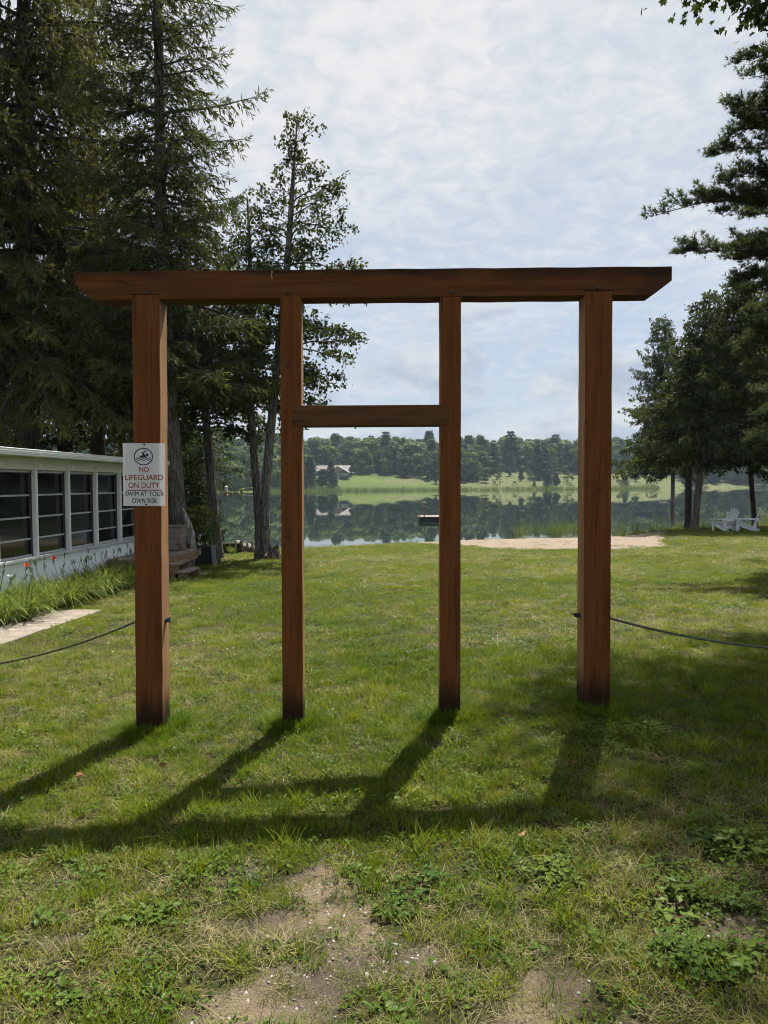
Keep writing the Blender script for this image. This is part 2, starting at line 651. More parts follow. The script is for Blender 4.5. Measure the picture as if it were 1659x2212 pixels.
BARE = spots_px([(540, 2010, 210, 62, 1.15), (770, 2120, 200, 60, 1.1), (215, 1915, 110, 36, 0.95), (640, 1905, 170, 30, 0.8),
                 (1010, 2080, 150, 42, 0.9), (60, 2010, 110, 40, 0.8), (330, 2080, 120, 40, 0.8), (1160, 2140, 120, 40, 0.7), (1150, 1294, 62, 6, 1.2), (30, 1512, 60, 9, 0.9),
                 (845, 1745, 50, 16, 0.7), (1235, 1665, 34, 10, 0.6), (120, 1840, 120, 24, 0.75), (420, 1395, 40, 8, 0.5),
                 (1480, 2190, 90, 40, 0.6), (230, 2200, 160, 50, 0.7), (560, 2200, 180, 40, 0.9), (950, 1960, 120, 40, 0.55)])
WEEDY = spots_px([(1560, 1960, 170, 90, 1.2), (1620, 1840, 120, 60, 1.1), (1500, 2070, 110, 60, 1.0), (325, 1985, 110, 34, 1.1),
                  (90, 1900, 130, 34, 0.9), (870, 1945, 90, 36, 0.8), (860, 2185, 90, 34, 1.1), (380, 2170, 120, 40, 0.8),
                  (1150, 1880, 190, 60, 0.6), (1350, 1580, 220, 50, 0.55), (430, 1880, 130, 26, 0.7), (80, 2150, 120, 50, 0.9)])


def bare_mask(X, Y):
    n = fbm(X * 3.2, Y * 3.2, 5, 4)
    m = blob(X, Y, BARE)
    thin = smooth(3.9, 2.6, Y) * 0.37
    return np.clip((m * 0.58 + thin + (n - 0.5) * 2.0 - 0.40) * 1.25, 0, 1)


def sand_mask(X, Y):
    sy = shore_y(X)
    inner = 7.4 * smooth(0.2, 5.5, X) * smooth(14.5, 9.0, X) + 0.5
    d = sy - Y
    n = (fbm(X * 0.8, Y * 0.8, 13, 3) - 0.5) * 2.2
    hi = smooth(-0.4, 0.4, inner + n - d) * (X > -4) * (X < 16)
    return np.clip(hi, 0, 1) * (Y < sy + 3)


def dry_mask(X, Y):
    return np.clip(fbm(X * 0.55, Y * 0.55, 31, 4) * 1.5 - 0.38 + smooth(4.8, 2.6, Y) * 0.42 + smooth(12, 25, Y) * 0.05, 0, 1)


def wild_mask(X, Y):
    """unmown patches of the far meadow"""
    e = Y - far_y(X)
    q = X / np.maximum(Y, 1)
    m = np.exp(-(((q - 0.028) / 0.036) ** 2 + ((e - 30) / 12.0) ** 2) ** 2)
    m = np.maximum(m, smooth(40, 58, e) * 0.7)
    m = np.maximum(m, (q > 0.09) * 0.55 + 0.3 * (q > 0.09) * fbm(X * 0.06, Y * 0.06, 81, 3))
    return m * (e > -2) * (Y > 150)


def make_ground():
    xs = np.concatenate([np.arange(0, 4, 0.08), np.arange(4, 12, 0.3), np.arange(12, 42, 1.5), np.geomspace(42, 900, 26)])
    xs = np.unique(np.concatenate([-xs, xs]))
    ys = np.concatenate([np.arange(-30, 1.5, 1.5), np.arange(1.5, 8, 0.07), np.arange(8, 44, 0.35), np.arange(44, 250, 10), np.arange(250, 430, 4), np.geomspace(430, 4000, 24)])
    X, Y = np.meshgrid(xs, ys)
    Z = ground_h(X, Y)
    b = bare_mask(X, Y) * (Y < 30)
    Z = Z - 0.018 * b * (Y < 8)
    V = np.stack([X, Y, Z], -1).reshape(-1, 3)
    nx, ny = len(xs), len(ys)
    i = np.arange(nx * ny).reshape(ny, nx)
    F = np.stack([i[:-1, :-1], i[:-1, 1:], i[1:, 1:], i[1:, :-1]], -1).reshape(-1, 4)
    far = (Y > 150).astype(float)
    t = NT("ground_soil_turf_sand")
    p = t.pos()
    n1 = t.noise(p, 2.2, 8, 0.62)
    n2 = t.noise(p, 26, 6, 0.6)
    n3 = t.noise(p, 150, 4, 0.6)
    turf = t.mix(t.rng(n2, 0.3, 0.7), (0.014, 0.018, 0.006), (0.050, 0.046, 0.018))
    soil = t.mix(t.rng(n1, 0.35, 0.65), (0.046, 0.037, 0.026), (0.130, 0.098, 0.066))
    soil = t.mix(t.rng(n3, 0.45, 0.7, 0, 0.5), soil, (0.165, 0.148, 0.12))
    soil = t.mix(t.rng(n2, 0.55, 0.75, 0, 0.5), soil, (0.05, 0.042, 0.032))
    bare_f = t.math('ADD', t.attr('bare'), t.math('MULTIPLY', t.math('SUBTRACT', n2, 0.5), 0.5))
    c = t.mix(t.rng(bare_f, 0.25, 0.6), turf, soil)
    sand = t.mix(t.rng(n2, 0.35, 0.65), (0.140, 0.112, 0.086), (0.225, 0.184, 0.145))
    sand = t.mix(t.rng(t.noise(t.pos((1, 3, 1)), 3.0, 6), 0.55, 0.7, 0, 0.7), sand, (0.10, 0.074, 0.052))
    c = t.mix(t.rng(t.attr('sand'), 0.35, 0.6), c, sand)
    f1 = t.noise(t.pos((0.03, 0.05, 0.03)), 1.0, 7, 0.6)
    f2 = t.noise(t.pos((0.5, 0.16, 0.5)), 1.0, 6, 0.6)
    mead = t.mix(t.rng(f1, 0.36, 0.62), (0.033, 0.060, 0.008), (0.060, 0.080, 0.014))
    mead = t.mix(t.rng(f2, 0.4, 0.75, 0, 0.5), mead, (0.032, 0.056, 0.010))
    wild = t.math('ADD', t.attr('wild'), t.math('MULTIPLY', t.math('SUBTRACT', f2, 0.5), 0.7))
    mead = t.mix(t.rng(wild, 0.42, 0.55, 0, 0.8), mead, t.mix(t.rng(t.noise(t.pos((0.9, 0.5, 1)), 1.0, 5), 0.4, 0.65), (0.036, 0.056, 0.012), (0.115, 0.105, 0.055)))
    c = t.mix(t.attr('far'), c, mead)
    t.set(c, 0.95, 0.1)
    hh = t.math('ADD', n2, t.math('MULTIPLY', n3, 0.5))
    fm = t.noise(t.pos((1, 1, 1)), 4.5, 4, 0.6)
    hh = t.math('ADD', hh, t.math('MULTIPLY', t.math('MULTIPLY', fm, t.attr('sand')), 7.0))
    t.bump(hh, 0.9, 0.02)
    me = mesh_np("ground", V, [F], [t.m], {'bare': b.ravel(), 'sand': sand_mask(X, Y).ravel(), 'far': far.ravel(), 'wild': wild_mask(X, Y).ravel()}, True)
    return tag(link("ground", me), kind='structure')


ground = make_ground()

# lake
t = NT("still_lake_water")
w1 = t.noise(t.pos((0.25, 0.9, 1)), 1.0, 4, 0.55, 0.3)
w2 = t.noise(t.pos((1.2, 3.5, 1)), 1.0, 3, 0.5)
t.set((0.010, 0.018, 0.014), 0.008, 0.5)
t.b.inputs['IOR'].default_value = 1.333
t.bump(t.math('ADD', w1, t.math('MULTIPLY', w2, 0.35)), 0.012, 0.05)
xs = np.array([-900, -300, -60, 0, 60, 300, 900.0])
me = mesh_np("lake", [(x, y, WATER_Z) for y in (22, 60, 150, 330.0) for x in xs],
             [[(r * 7 + k, r * 7 + k + 1, (r + 1) * 7 + k + 1, (r + 1) * 7 + k) for r in range(3) for k in range(6)]], [t.m])
tag(link("lake", me), kind='structure')


# ------------------------------------------------------------------ scattering on point sets (stuff only)
def scatter_object(name, P, rot, scl, idx, tint, protos, mat=None):
    """a point set; every point shows one of the prototype meshes"""
    kinds = bpy.data.collections.new(name + "_kinds")
    for k, me in enumerate(protos):
        o = bpy.data.objects.new("%s_%02d" % (name, k), me)
        kinds.objects.link(o)
    me = bpy.data.meshes.new(name)
    me.vertices.add(len(P))
    me.vertices.foreach_set("co", np.asarray(P, np.float32).ravel())
    a = me.attributes.new('rot', 'FLOAT_VECTOR', 'POINT')
    a.data.foreach_set("vector", np.asarray(rot, np.float32).ravel())
    a = me.attributes.new('scl', 'FLOAT_VECTOR', 'POINT')
    scl = np.asarray(scl, np.float32)
    if scl.ndim == 1:
        scl = np.repeat(scl[:, None], 3, 1)
    a.data.foreach_set("vector", scl.ravel())
    a = me.attributes.new('idx', 'INT', 'POINT')
    a.data.foreach_set("value", np.asarray(idx, np.int32))
    a = me.attributes.new('tint', 'FLOAT', 'POINT')
    a.data.foreach_set("value", np.asarray(tint, np.float32))
    if mat:
        me.materials.append(mat)
    o = link(name, me)
    ng = bpy.data.node_groups.new(name + "_scatter", 'GeometryNodeTree')
    ng.interface.new_socket("Geometry", in_out='INPUT', socket_type='NodeSocketGeometry')
    ng.interface.new_socket("Geometry", in_out='OUTPUT', socket_type='NodeSocketGeometry')
    gi = ng.nodes.new('NodeGroupInput')
    go = ng.nodes.new('NodeGroupOutput')
    ci = ng.nodes.new('GeometryNodeCollectionInfo')
    ci.inputs['Collection'].default_value = kinds
    ci.inputs['Separate Children'].default_value = True
    ci.inputs['Reset Children'].default_value = True
    ip = ng.nodes.new('GeometryNodeInstanceOnPoints')
    ip.inputs['Pick Instance'].default_value = True

    def named(n, ty):
        x = ng.nodes.new('GeometryNodeInputNamedAttribute')
        x.data_type = ty
        x.inputs['Name'].default_value = n
        return x.outputs['Attribute']
    er = ng.nodes.new('FunctionNodeEulerToRotation')
    ng.links.new(named('rot', 'FLOAT_VECTOR'), er.inputs[0])
    ng.links.new(gi.outputs[0], ip.inputs['Points'])
    ng.links.new(ci.outputs[0], ip.inputs['Instance'])
    ng.links.new(named('idx', 'INT'), ip.inputs['Instance Index'])
    ng.links.new(er.outputs[0], ip.inputs['Rotation'])
    ng.links.new(named('scl', 'FLOAT_VECTOR'), ip.inputs['Scale'])
    ng.links.new(ip.outputs[0], go.inputs[0])
    md = o.modifiers.new("scatter", 'NODES')
    md.node_group = ng
    return o


def blades(name, n, h, w, spread, lean, mat, seed, seg=2, curl=0.5):
    """a tuft of curved tapering blades"""
    r = np.random.default_rng(seed)
    V, F3, F4 = [], [], []
    for k in range(n):
        a = r.uniform(0, 2 * math.pi)
        rad = spread * math.sqrt(r.uniform(0, 1))
        base = np.array([math.cos(a) * rad, math.sin(a) * rad, -0.005])
        hd = r.uniform(0, 2 * math.pi)
        d = np.array([math.cos(hd), math.sin(hd), 0])
        s = np.array([-d[1], d[0], 0])
        L = h * r.uniform(0.55, 1.15)
        ln = lean * r.uniform(0.3, 1.3)
        i0 = len(V)
        for j in range(seg + 1):
            t = j / seg
            out = L * (ln * t + curl * ln * t * t)
            up = L * (t - 0.35 * ln * t * t)
            wd = w * r.uniform(0.8, 1.2) * (1 - t) ** 0.7
            c = base + d * out + np.array([0, 0, up])
            if j < seg:
                V += [c - s * wd / 2, c + s * wd / 2]
            else:
                V.append(c)
        for j in range(seg - 1):
            F4.append((i0 + 2 * j, i0 + 2 * j + 1, i0 + 2 * j + 3, i0 + 2 * j + 2))
        F3.append((i0 + 2 * (seg - 1), i0 + 2 * (seg - 1) + 1, i0 + 2 * seg))
    return mesh_np(name, V, [F3, F4] if F4 else [F3], [mat])


def leaflets(name, n, size, spread, height, mat, seed, heart=False):
    """low broad leaves on short stems"""
    r = np.random.default_rng(seed)
    V, F = [], []
    for k in range(n):
        a = r.uniform(0, 2 * math.pi)
        rad = spread * math.sqrt(r.uniform(0.05, 1))
        c = np.array([math.cos(a) * rad, math.sin(a) * rad, height * r.uniform(0.3, 1.0)])
        a2 = a + r.normal(0, 0.6)
        d = np.array([math.cos(a2), math.sin(a2), r.uniform(-0.35, 0.35)])
        s = np.array([-d[1], d[0], r.uniform(-0.25, 0.25)])
        L = size * r.uniform(0.6, 1.25)
        W = L * r.uniform(0.5, 0.75)
        up = np.array([0, 0, 0.12 * L])
        i = len(V)
        V += [c, c + d * L * 0.3 + s * W / 2 + up, c + d * L * 0.72 + s * W * 0.36 + up, c + d * L, c + d * L * 0.72 - s * W * 0.36 + up, c + d * L * 0.3 - s * W / 2 + up, c + d * L * 0.5]
        F += [(i, i + 1, i + 6), (i + 1, i + 2, i + 6), (i + 2, i + 3, i + 6), (i + 3, i + 4, i + 6), (i + 4, i + 5, i + 6), (i + 5, i, i + 6)]
    return mesh_np(name, V, [F], [mat])


def clover_heads(name, seed):
    """a few small white clover flower heads on thin stems"""
    r = random.Random(seed)
    mb = MB()
    for k in range(2):
        x, y, h = r.uniform(-0.05, 0.05), r.uniform(-0.05, 0.05), r.uniform(0.035, 0.06)
        mb.lathe((x, y, h), [(0.002, -0.006), (0.007, -0.001), (0.006, 0.005), (0.001, 0.008)], 6)
        mb.tube([(x, y, 0), (x, y, h)], 0.001, 3)
    return mb.mesh(name, plain("white_clover_head", (0.55, 0.56, 0.48), 0.8, 0.1))


def make_grass():
    r = np.random.default_rng(11)
    protos = [blades("turf_a", 36, 0.048, 0.0034, 0.06, 0.55, M['grass'], 1), blades("turf_b", 32, 0.038, 0.0038, 0.06, 0.9, M['grass'], 2),
              blades("turf_c", 38, 0.055, 0.0030, 0.065, 0.45, M['grass'], 3), blades("straw_a", 30, 0.032, 0.0030, 0.06, 1.6, M['straw'], 4),
              blades("straw_b", 24, 0.040, 0.0027, 0.06, 2.1, M['straw'], 5), blades("tuft_a", 30, 0.10, 0.0040, 0.04, 0.65, M['grass'], 6, 3),
              leaflets("clover_a", 16, 0.022, 0.06, 0.03, M['weed'], 7), leaflets("weed_a", 22, 0.026, 0.06, 0.038, M['weed'], 8),
              leaflets("weed_b", 22, 0.034, 0.07, 0.065, M['weed'], 9), blades("tuft_b", 26, 0.08, 0.0045, 0.055, 1.1, M['grass'], 10, 3),
              blades("field_a", 95, 0.045, 0.0040, 0.135, 0.6, M['grass'], 11), blades("field_b", 85, 0.040, 0.0044, 0.135, 0.85, M['grass'], 12),
              blades("field_straw", 60, 0.045, 0.0034, 0.135, 1.5, M['straw'], 13), leaflets("field_clover", 40, 0.026, 0.13, 0.03, M['weed'], 14), clover_heads("white_clover", 15)]
    PX, PY = [], []
    SC_ = []
    for y0, y1, dens, sc in ((1.6, 3.2, 620, 1.0), (3.2, 5.6, 520, 1.05), (5.6, 8, 330, 1.2), (8, 15, 75, 1.25), (15, 24, 60, 1.45), (24, 40, 48, 1.5)):
        half = lambda y: 0.62 * y + 0.8
        area = (half(y0) + half(y1)) * (y1 - y0)
        n = int(area * dens)
        y = r.uniform(y0, y1, n)
        x = r.uniform(-1, 1, n) * half(y1)
        k = np.abs(x) < half(y)
        PX.append(x[k])
        PY.append(y[k])
        SC_.append(np.full(k.sum(), sc))
    X, Y, S = np.concatenate(PX), np.concatenate(PY), np.concatenate(SC_)
    # long grass at the foot of the posts
    for px, py, w in POST_FEET:
        n = 260
        a = r.uniform(0, 2 * math.pi, n)
        rr = w * 0.62 + np.abs(r.normal(0, 0.055, n))
        X = np.concatenate([X, px + np.cos(a) * rr * 1.15])
        Y = np.concatenate([Y, py + w / 2 + np.sin(a) * rr * 1.15])
        S = np.concatenate([S, np.full(n, -1.0)])
    foot = S < 0
    S = np.abs(S)
    b = bare_mask(X, Y)
    b = np.where((Y > 25), 0, b)
    sd = sand_mask(X, Y)
    keep = (r.uniform(0, 1, len(X)) > np.maximum(b * 0.54, sd * 0.985)) & (Y < shore_y(X) - 0.2)
    keep &= ~on_slabs(X, Y) & ~((X < -3.9 + 0.0 * Y) & (X < porch_x(Y) + 0.35) & (Y > 7))
    keep |= foot
    X, Y, S, b, foot = X[keep], Y[keep], S[keep], b[keep], foot[keep]
    dry = dry_mask(X, Y)
    wd = blob(X, Y, WEEDY) + (fbm(X * 1.3, Y * 1.3, 41, 3) - 0.5) * 0.9
    u = r.uniform(0, 1, len(X))
    idx = r.choice([0, 1, 2], len(X))
    idx = np.where(u < np.clip(dry * 0.62 + b * 0.42, 0, 0.8), r.choice([3, 4], len(X)), idx)
    u2 = r.uniform(0, 1, len(X))
    idx = np.where((u2 < 0.10 + 0.25 * (wd > 0.3)), 6, idx)
    wmask = (wd > 0.45) & (Y < 9) & (r.uniform(0, 1, len(X)) < np.clip((wd - 0.40) * 0.6, 0, 0.07 + 0.43 * (X > 0.6)))
    idx = np.where(wmask, r.choice([7, 7, 8], len(X)), idx)
    tm = (r.uniform(0, 1, len(X)) < 0.035 + 0.05 * (fbm(X * 2, Y * 2, 51, 3) > 0.58))
    idx = np.where(tm & (Y < 12), r.choice([5, 9], len(X)), idx)
    idx = np.where(foot, r.choice([5, 9, 2], len(X)), idx)
    fld = (Y > 8) & (idx < 7) & ~foot
    idx = np.where(fld & (idx < 3), r.choice([10, 11], len(X)), idx)
    idx = np.where(fld & ((idx == 3) | (idx == 4)), 12, idx)
    idx = np.where(fld & (idx == 6), 13, idx)
    idx = np.where((r.uniform(0, 1, len(X)) < np.where(Y > 8, 0.006, 0.0)) & ~foot, 14, idx)
    tint = np.clip(0.08 + 0.55 * fbm(X * 0.8, Y * 0.8, 61, 3) + 0.30 * dry + r.normal(0, 0.24, len(X)) + 0.12 * smooth(6, 20, Y), 0, 1)
    tint = np.where(foot, np.clip(tint - 0.25, 0, 1), tint)
    S = np.where(foot, 1.15, S)
    big = np.isin(idx, (7, 8, 5, 9)) & (Y < 4)
    S = S * r.uniform(0.7, 1.3, len(X)) * np.where(b > 0.3, 0.68, 1.0)
    S = np.where(big, S * 1.05, S)
    Z = ground_h(X, Y) - 0.018 * b * (Y < 8)
    rot = np.stack([r.normal(0, 0.12, len(X)), r.normal(0, 0.12, len(X)), r.uniform(0, 6.283, len(X))], -1)
    o = scatter_object("grass", np.stack([X, Y, Z], -1), rot, S, idx, tint, protos)
    return tag(o, "short mown lawn grass mixed with dry blades, clover and weeds", "grass", kind='stuff')
# ------------------------------------------------------------------ timber gateway
GY = 5.41                                            # front faces of the gateway
PX2M = GY / F_PX
gate = empty("timber_gateway", (0, GY + 0.1, float(ground_h(0, GY))))
tag(gate, "tall reddish brown timber gateway of four posts under one long beam", "gateway")
G0 = Vector(gate.location)
POST_FEET = []


def timber_post(top_px, foot_px, y_top, y_foot, w, d, seed, front=0.0):
    r = random.Random(seed)
    a = at(foot_px, y_foot, GY)
    b = at(top_px, y_top, GY)
    a.z = float(ground_h(a.x, a.y)) - 0.12
    sh = b.x - a.x
    H = b.z - a.z
    n = 22
    c = 0.007
    ring = [(-w / 2 + c, 0), (w / 2 - c, 0), (w / 2, c), (w / 2, d - c), (w / 2 - c, d), (-w / 2 + c, d), (-w / 2, d - c), (-w / 2, c)]
    V, F = [], []
    for i in range(n + 1):
        t = i / n
        ox = sh * t + r.uniform(-1, 1) * 0.0012
        k = 1 + r.uniform(-1, 1) * 0.006
        for x, y in ring:
            V.append((ox + x * k, y * (1 + r.uniform(-1, 1) * 0.004) - front, H * t))
    for i in range(n):
        for k in range(8):
            k2 = (k + 1) % 8
            F.append((i * 8 + k, i * 8 + k2, i * 8 + 8 + k2, i * 8 + 8 + k))
    F += [tuple(range(8))[::-1], tuple(n * 8 + k for k in range(8))]
    mb = MB()
    mb.add(V, F)
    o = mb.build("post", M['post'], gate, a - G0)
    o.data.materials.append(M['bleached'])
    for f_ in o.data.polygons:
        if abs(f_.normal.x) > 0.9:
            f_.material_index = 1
    POST_FEET.append((a.x, a.y, w))
    return o, a, b


post_l, pl_a, pl_b = timber_post(314, 322.5, 637, 1575, 0.198, 0.19, 1, 0.003)
post_2, p2_a, p2_b = timber_post(627, 632, 643, 1560, 0.152, 0.152, 2)
post_3, p3_a, p3_b = timber_post(974, 972, 641, 1547, 0.150, 0.152, 3)
post_r, pr_a, pr_b = timber_post(1294, 1289, 629, 1533, 0.198, 0.19, 4, 0.003)
post_l['label'] = "thick end post that carries the white sign"
post_r['label'] = "thick end post with a long drying crack"

bl = at(158, 587, GY)
br = at(1452, 575, GY)
bz_l = at(158, 648, GY).z
bz_r = at(1452, 636.5, GY).z
mid = (bl.x + br.x) / 2
tilt = (br.z - bl.z)
L = br.x - bl.x
H = (bl.z - bz_l + br.z - bz_r) / 2
poly = [(-L / 2, H), (L / 2, H), (L / 2, H * 0.50), (L / 2 - 0.135, 0.0), (-L / 2 + 0.155, 0.0), (-L / 2 + 0.085, H * 0.17), (-L / 2 + 0.012, H * 0.58)]
dense = []
for i, p in enumerate(poly):
    q = poly[(i + 1) % len(poly)]
    n = 24 if abs(q[0] - p[0]) > 2 else 1
    dense += [(p[0] + (q[0] - p[0]) * k / n, p[1] + (q[1] - p[1]) * k / n + (0.0018 * math.sin(k * 2.1 + i) if 0 < k < n else 0)) for k in range(n)]
mb = MB()
mb.prism([(x, z + tilt * (x / L)) for x, z in dense], 0.0, 0.185)
beam = mb.build("beam", M['beam'], gate, Vector((mid, GY, (bz_l + bz_r) / 2)) - G0, 0.004)

c0, c1 = at(630, 898, GY), at(969, 897, GY)
mb = MB()
mb.box((0, 0.074, 0), (c1.x - c0.x, 0.156, 0.150))
mb.build("crossbar", M['bar'], gate, Vector(((c0.x + c1.x) / 2, GY, (c0.z + c1.z) / 2)) - G0, 0.004)
# dark strips stand in for gap shadow where the thick posts meet the beam
M['joint_shade_crack'] = plain("black_joint_shade_crack", (0.008, 0.006, 0.005), 0.9, 0.1)
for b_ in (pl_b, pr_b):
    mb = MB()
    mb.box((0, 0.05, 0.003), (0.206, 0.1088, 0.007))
    mb.build("joint_shade", M['joint_shade_crack'], gate, Vector((b_.x, GY, b_.z)) - G0)
# bolts over each post
for x, y in ((322, 631), (622, 632), (976, 631), (1292, 622)):
    p = at(x, y, GY)
    mb = MB()
    rot = Matrix.Rotation(math.pi / 2, 3, 'X')
    V, F = [], []
    for r_, yy in ((0.015, 0.0), (0.015, -0.006), (0.010, -0.011)):
        for k in range(10):
            V.append((r_ * math.cos(k * math.pi / 5), yy, r_ * math.sin(k * math.pi / 5)))
    for i in range(2):
        for k in range(10):
            F.append((i * 10 + k, i * 10 + (k + 1) % 10, i * 10 + 10 + (k + 1) % 10, i * 10 + 10 + k))
    F.append(tuple(20 + k for k in range(10)))
    mb.add(V, F)
    mb.build("bolt", M['bolt'], gate, p - G0)
# knots in the wood
t = NT("dark_wood_knot")
w = t.n('ShaderNodeTexWave', wave_type='RINGS', rings_direction='Y')
t.L.new(t.coords(), w.inputs['Vector'])
w.inputs['Scale'].default_value = 60
w.inputs['Distortion'].default_value = 3
t.set(t.mix(w.outputs[0], (0.018, 0.009, 0.005), (0.07, 0.025, 0.011)), 0.6, 0.2)
KNOT = t.m
for x, y, r_, fy in ((622, 791, 0.015, 0.0), (1188, 624, 0.020, 0.0), (1064, 618, 0.010, 0.0), (1266, 912, 0.010, -0.003), (1283, 858, 0.009, -0.003), (1294, 1060, 0.016, -0.003), (621, 1161, 0.014, 0.0), (330, 1392, 0.007, -0.003)):
    p = at(x, y, GY)
    mb = MB()
    ring = [(r_ * (1 + 0.2 * math.sin(k * 1.7 + x)) * math.cos(k * math.pi / 8), r_ * 1.15 * math.sin(k * math.pi / 8)) for k in range(16)]
    mb.prism(ring, -0.0022, 0.002)
    mb.build("knot", KNOT, gate, p + Vector((0, fy, 0)) - G0)
# drying cracks
for pts, wd, fy in ((((1301, 900), (1297, 985), (1293, 1060), (1286, 1130), (1283, 1230), (1281, 1330)), 0.0032, -0.0034),
                    (((327, 690), (328, 780), (327, 870), (328, 955)), 0.0022, -0.0034), (((328, 1100), (326, 1200), (327, 1300), (324, 1410)), 0.0026, -0.0034),
                    (((641, 955), (645, 1010), (643, 1110), (646, 1190)), 0.0024, -0.0006), (((985, 1190), (984, 1290), (986, 1400), (984, 1480)), 0.0024, -0.0006),
                    (((520, 622), (600, 617), (720, 607), (820, 600)), 0.0022, -0.0006)):
    P_ = [at(x, y, GY) + Vector((0, fy, 0)) for x, y in pts]
    Q_ = []
    for i in range(len(P_) - 1):
        Q_ += [P_[i].lerp(P_[i + 1], j / 6) for j in range(6)]
    Q_.append(P_[-1])
    V, F = [], []
    for i, q in enumerate(Q_):
        d = (Q_[min(i + 1, len(Q_) - 1)] - Q_[max(i - 1, 0)]).normalized()
        nrm = Vector((-d.z, 0, d.x))
        w_ = wd * math.sin(math.pi * (i + 0.4) / (len(Q_) - 0.2)) ** 0.5 * random.uniform(0.6, 1.2) / 2
        jig = nrm * random.uniform(-0.0016, 0.0016)
        V += [q + jig - nrm * w_ - G0, q + jig + nrm * w_ - G0, q + jig + nrm * w_ + Vector((0, 0.004, 0)) - G0, q + jig - nrm * w_ + Vector((0, 0.004, 0)) - G0]
        if i:
            a_ = 4 * (i - 1)
            for e_ in range(4):
                F.append((a_ + e_, a_ + (e_ + 1) % 4, a_ + 4 + (e_ + 1) % 4, a_ + 4 + e_))
    mb = MB()
    mb.add(V, F)
    mb.build("drying_crack", M['joint_shade_crack'], gate)
# a pale thread hanging off the beam
p = at(587, 585, GY)
mb = MB()
mb.tube([p + Vector((0.004 * math.sin(k * 1.3), -0.004 - 0.001 * k, -0.009 * k)) for k in range(8)], 0.0016, 4)
th = mb.build("loose_thread", M['frayed'])
tag(th, "pale loose thread hanging down the front of the beam", "thread")

# ------------------------------------------------------------------ the sign
SGN = at(312, 1025.5, GY)
sign = empty("warning_sign", (SGN.x, GY - 0.009, SGN.z))
tag(sign, "white swimming warning sign bolted to the thick end post", "sign")
sign.rotation_euler = (0, math.radians(0.4), 0)
SW, SH = 0.305, 0.457
t = NT("white_sign_plastic")
nz = t.noise(t.coords((14, 1, 1.2)), 2.0, 5, 0.6)
t.set(t.mix(t.rng(nz, 0.52, 0.78, 0, 0.28), (0.76, 0.77, 0.78), (0.48, 0.50, 0.51)), 0.45, 0.35)
tr = t.n('ShaderNodeBsdfTranslucent')
tr.inputs['Color'].default_value = (0.62, 0.60, 0.55, 1)
ms = t.n('ShaderNodeMixShader')
ms.inputs[0].default_value = 0.35
t.L.new(t.b.outputs[0], ms.inputs[1])
t.L.new(tr.outputs[0], ms.inputs[2])
t.L.new(ms.outputs[0], t.out.inputs['Surface'])
mb = MB()
mb.box((0, 0.0015, 0), (SW, 0.003, SH))
mb.build("plate", t.m, sign, bevel=0.0008)


def sxy(px, py):
    return ((px - 770) / 1160 * SW, (1067.5 - py) / 1745 * SH)


def flat(name, polys, mat, y=-0.0006):
    mb = MB()
    for poly in polys:
        mb.prism(poly, y, 0.0004)
    return mb.build(name, mat, sign)


def ring_quads(cx, cy, rx, ry, th, n=48):
    out = []
    for k in range(n):
        a, b = 2 * math.pi * k / n, 2 * math.pi * (k + 1) / n
        f = lambda t_, q: (cx + (rx - q) * math.cos(t_), cy + (ry - q) * math.sin(t_))
        out.append([f(a, 0), f(b, 0), f(b, th), f(a, th)])
    return out


cx, cy = sxy(758, 565)
flat("ring", ring_quads(cx, cy, 267 / 1160 * SW, 242 / 1745 * SH, 0.0074), M['letter_black'])
hx, hy = sxy(862, 513)
flat("swimmer_head", [[(hx + 0.0103 * math.cos(k * math.pi / 10), hy + 0.0103 * math.sin(k * math.pi / 10)) for k in range(20)]], M['letter_black'])
flat("swimmer_body", [[sxy(*q) for q in qq] for qq in (
    [(608, 590), (740, 512), (800, 505), (842, 570), (835, 590), (800, 578), (765, 592), (730, 580), (695, 592), (660, 582)],
    [(740, 512), (704, 455), (718, 442), (760, 456), (800, 505)],
    [(718, 442), (822, 402), (838, 406), (842, 420), (834, 428), (757, 457)])], M['letter_black'])
for yy in (605, 655):
    qs = []
    for k in range(40):
        f = lambda u: yy - 13 * math.cos((u - 0.02) * 2 * math.pi * 3)
        u0, u1 = k / 40, (k + 1) / 40
        x0, x1 = 555 + 400 * u0, 555 + 400 * u1
        qs.append([sxy(x0, f(u0) + 11), sxy(x1, f(u1) + 11), sxy(x1, f(u1) - 11), sxy(x0, f(u0) - 11)])
    flat("wave", qs, M['letter_black'])
flat("underline", [[sxy(300, 1512), sxy(1255, 1512), sxy(1255, 1485), sxy(300, 1485)]], M['letter_red'])


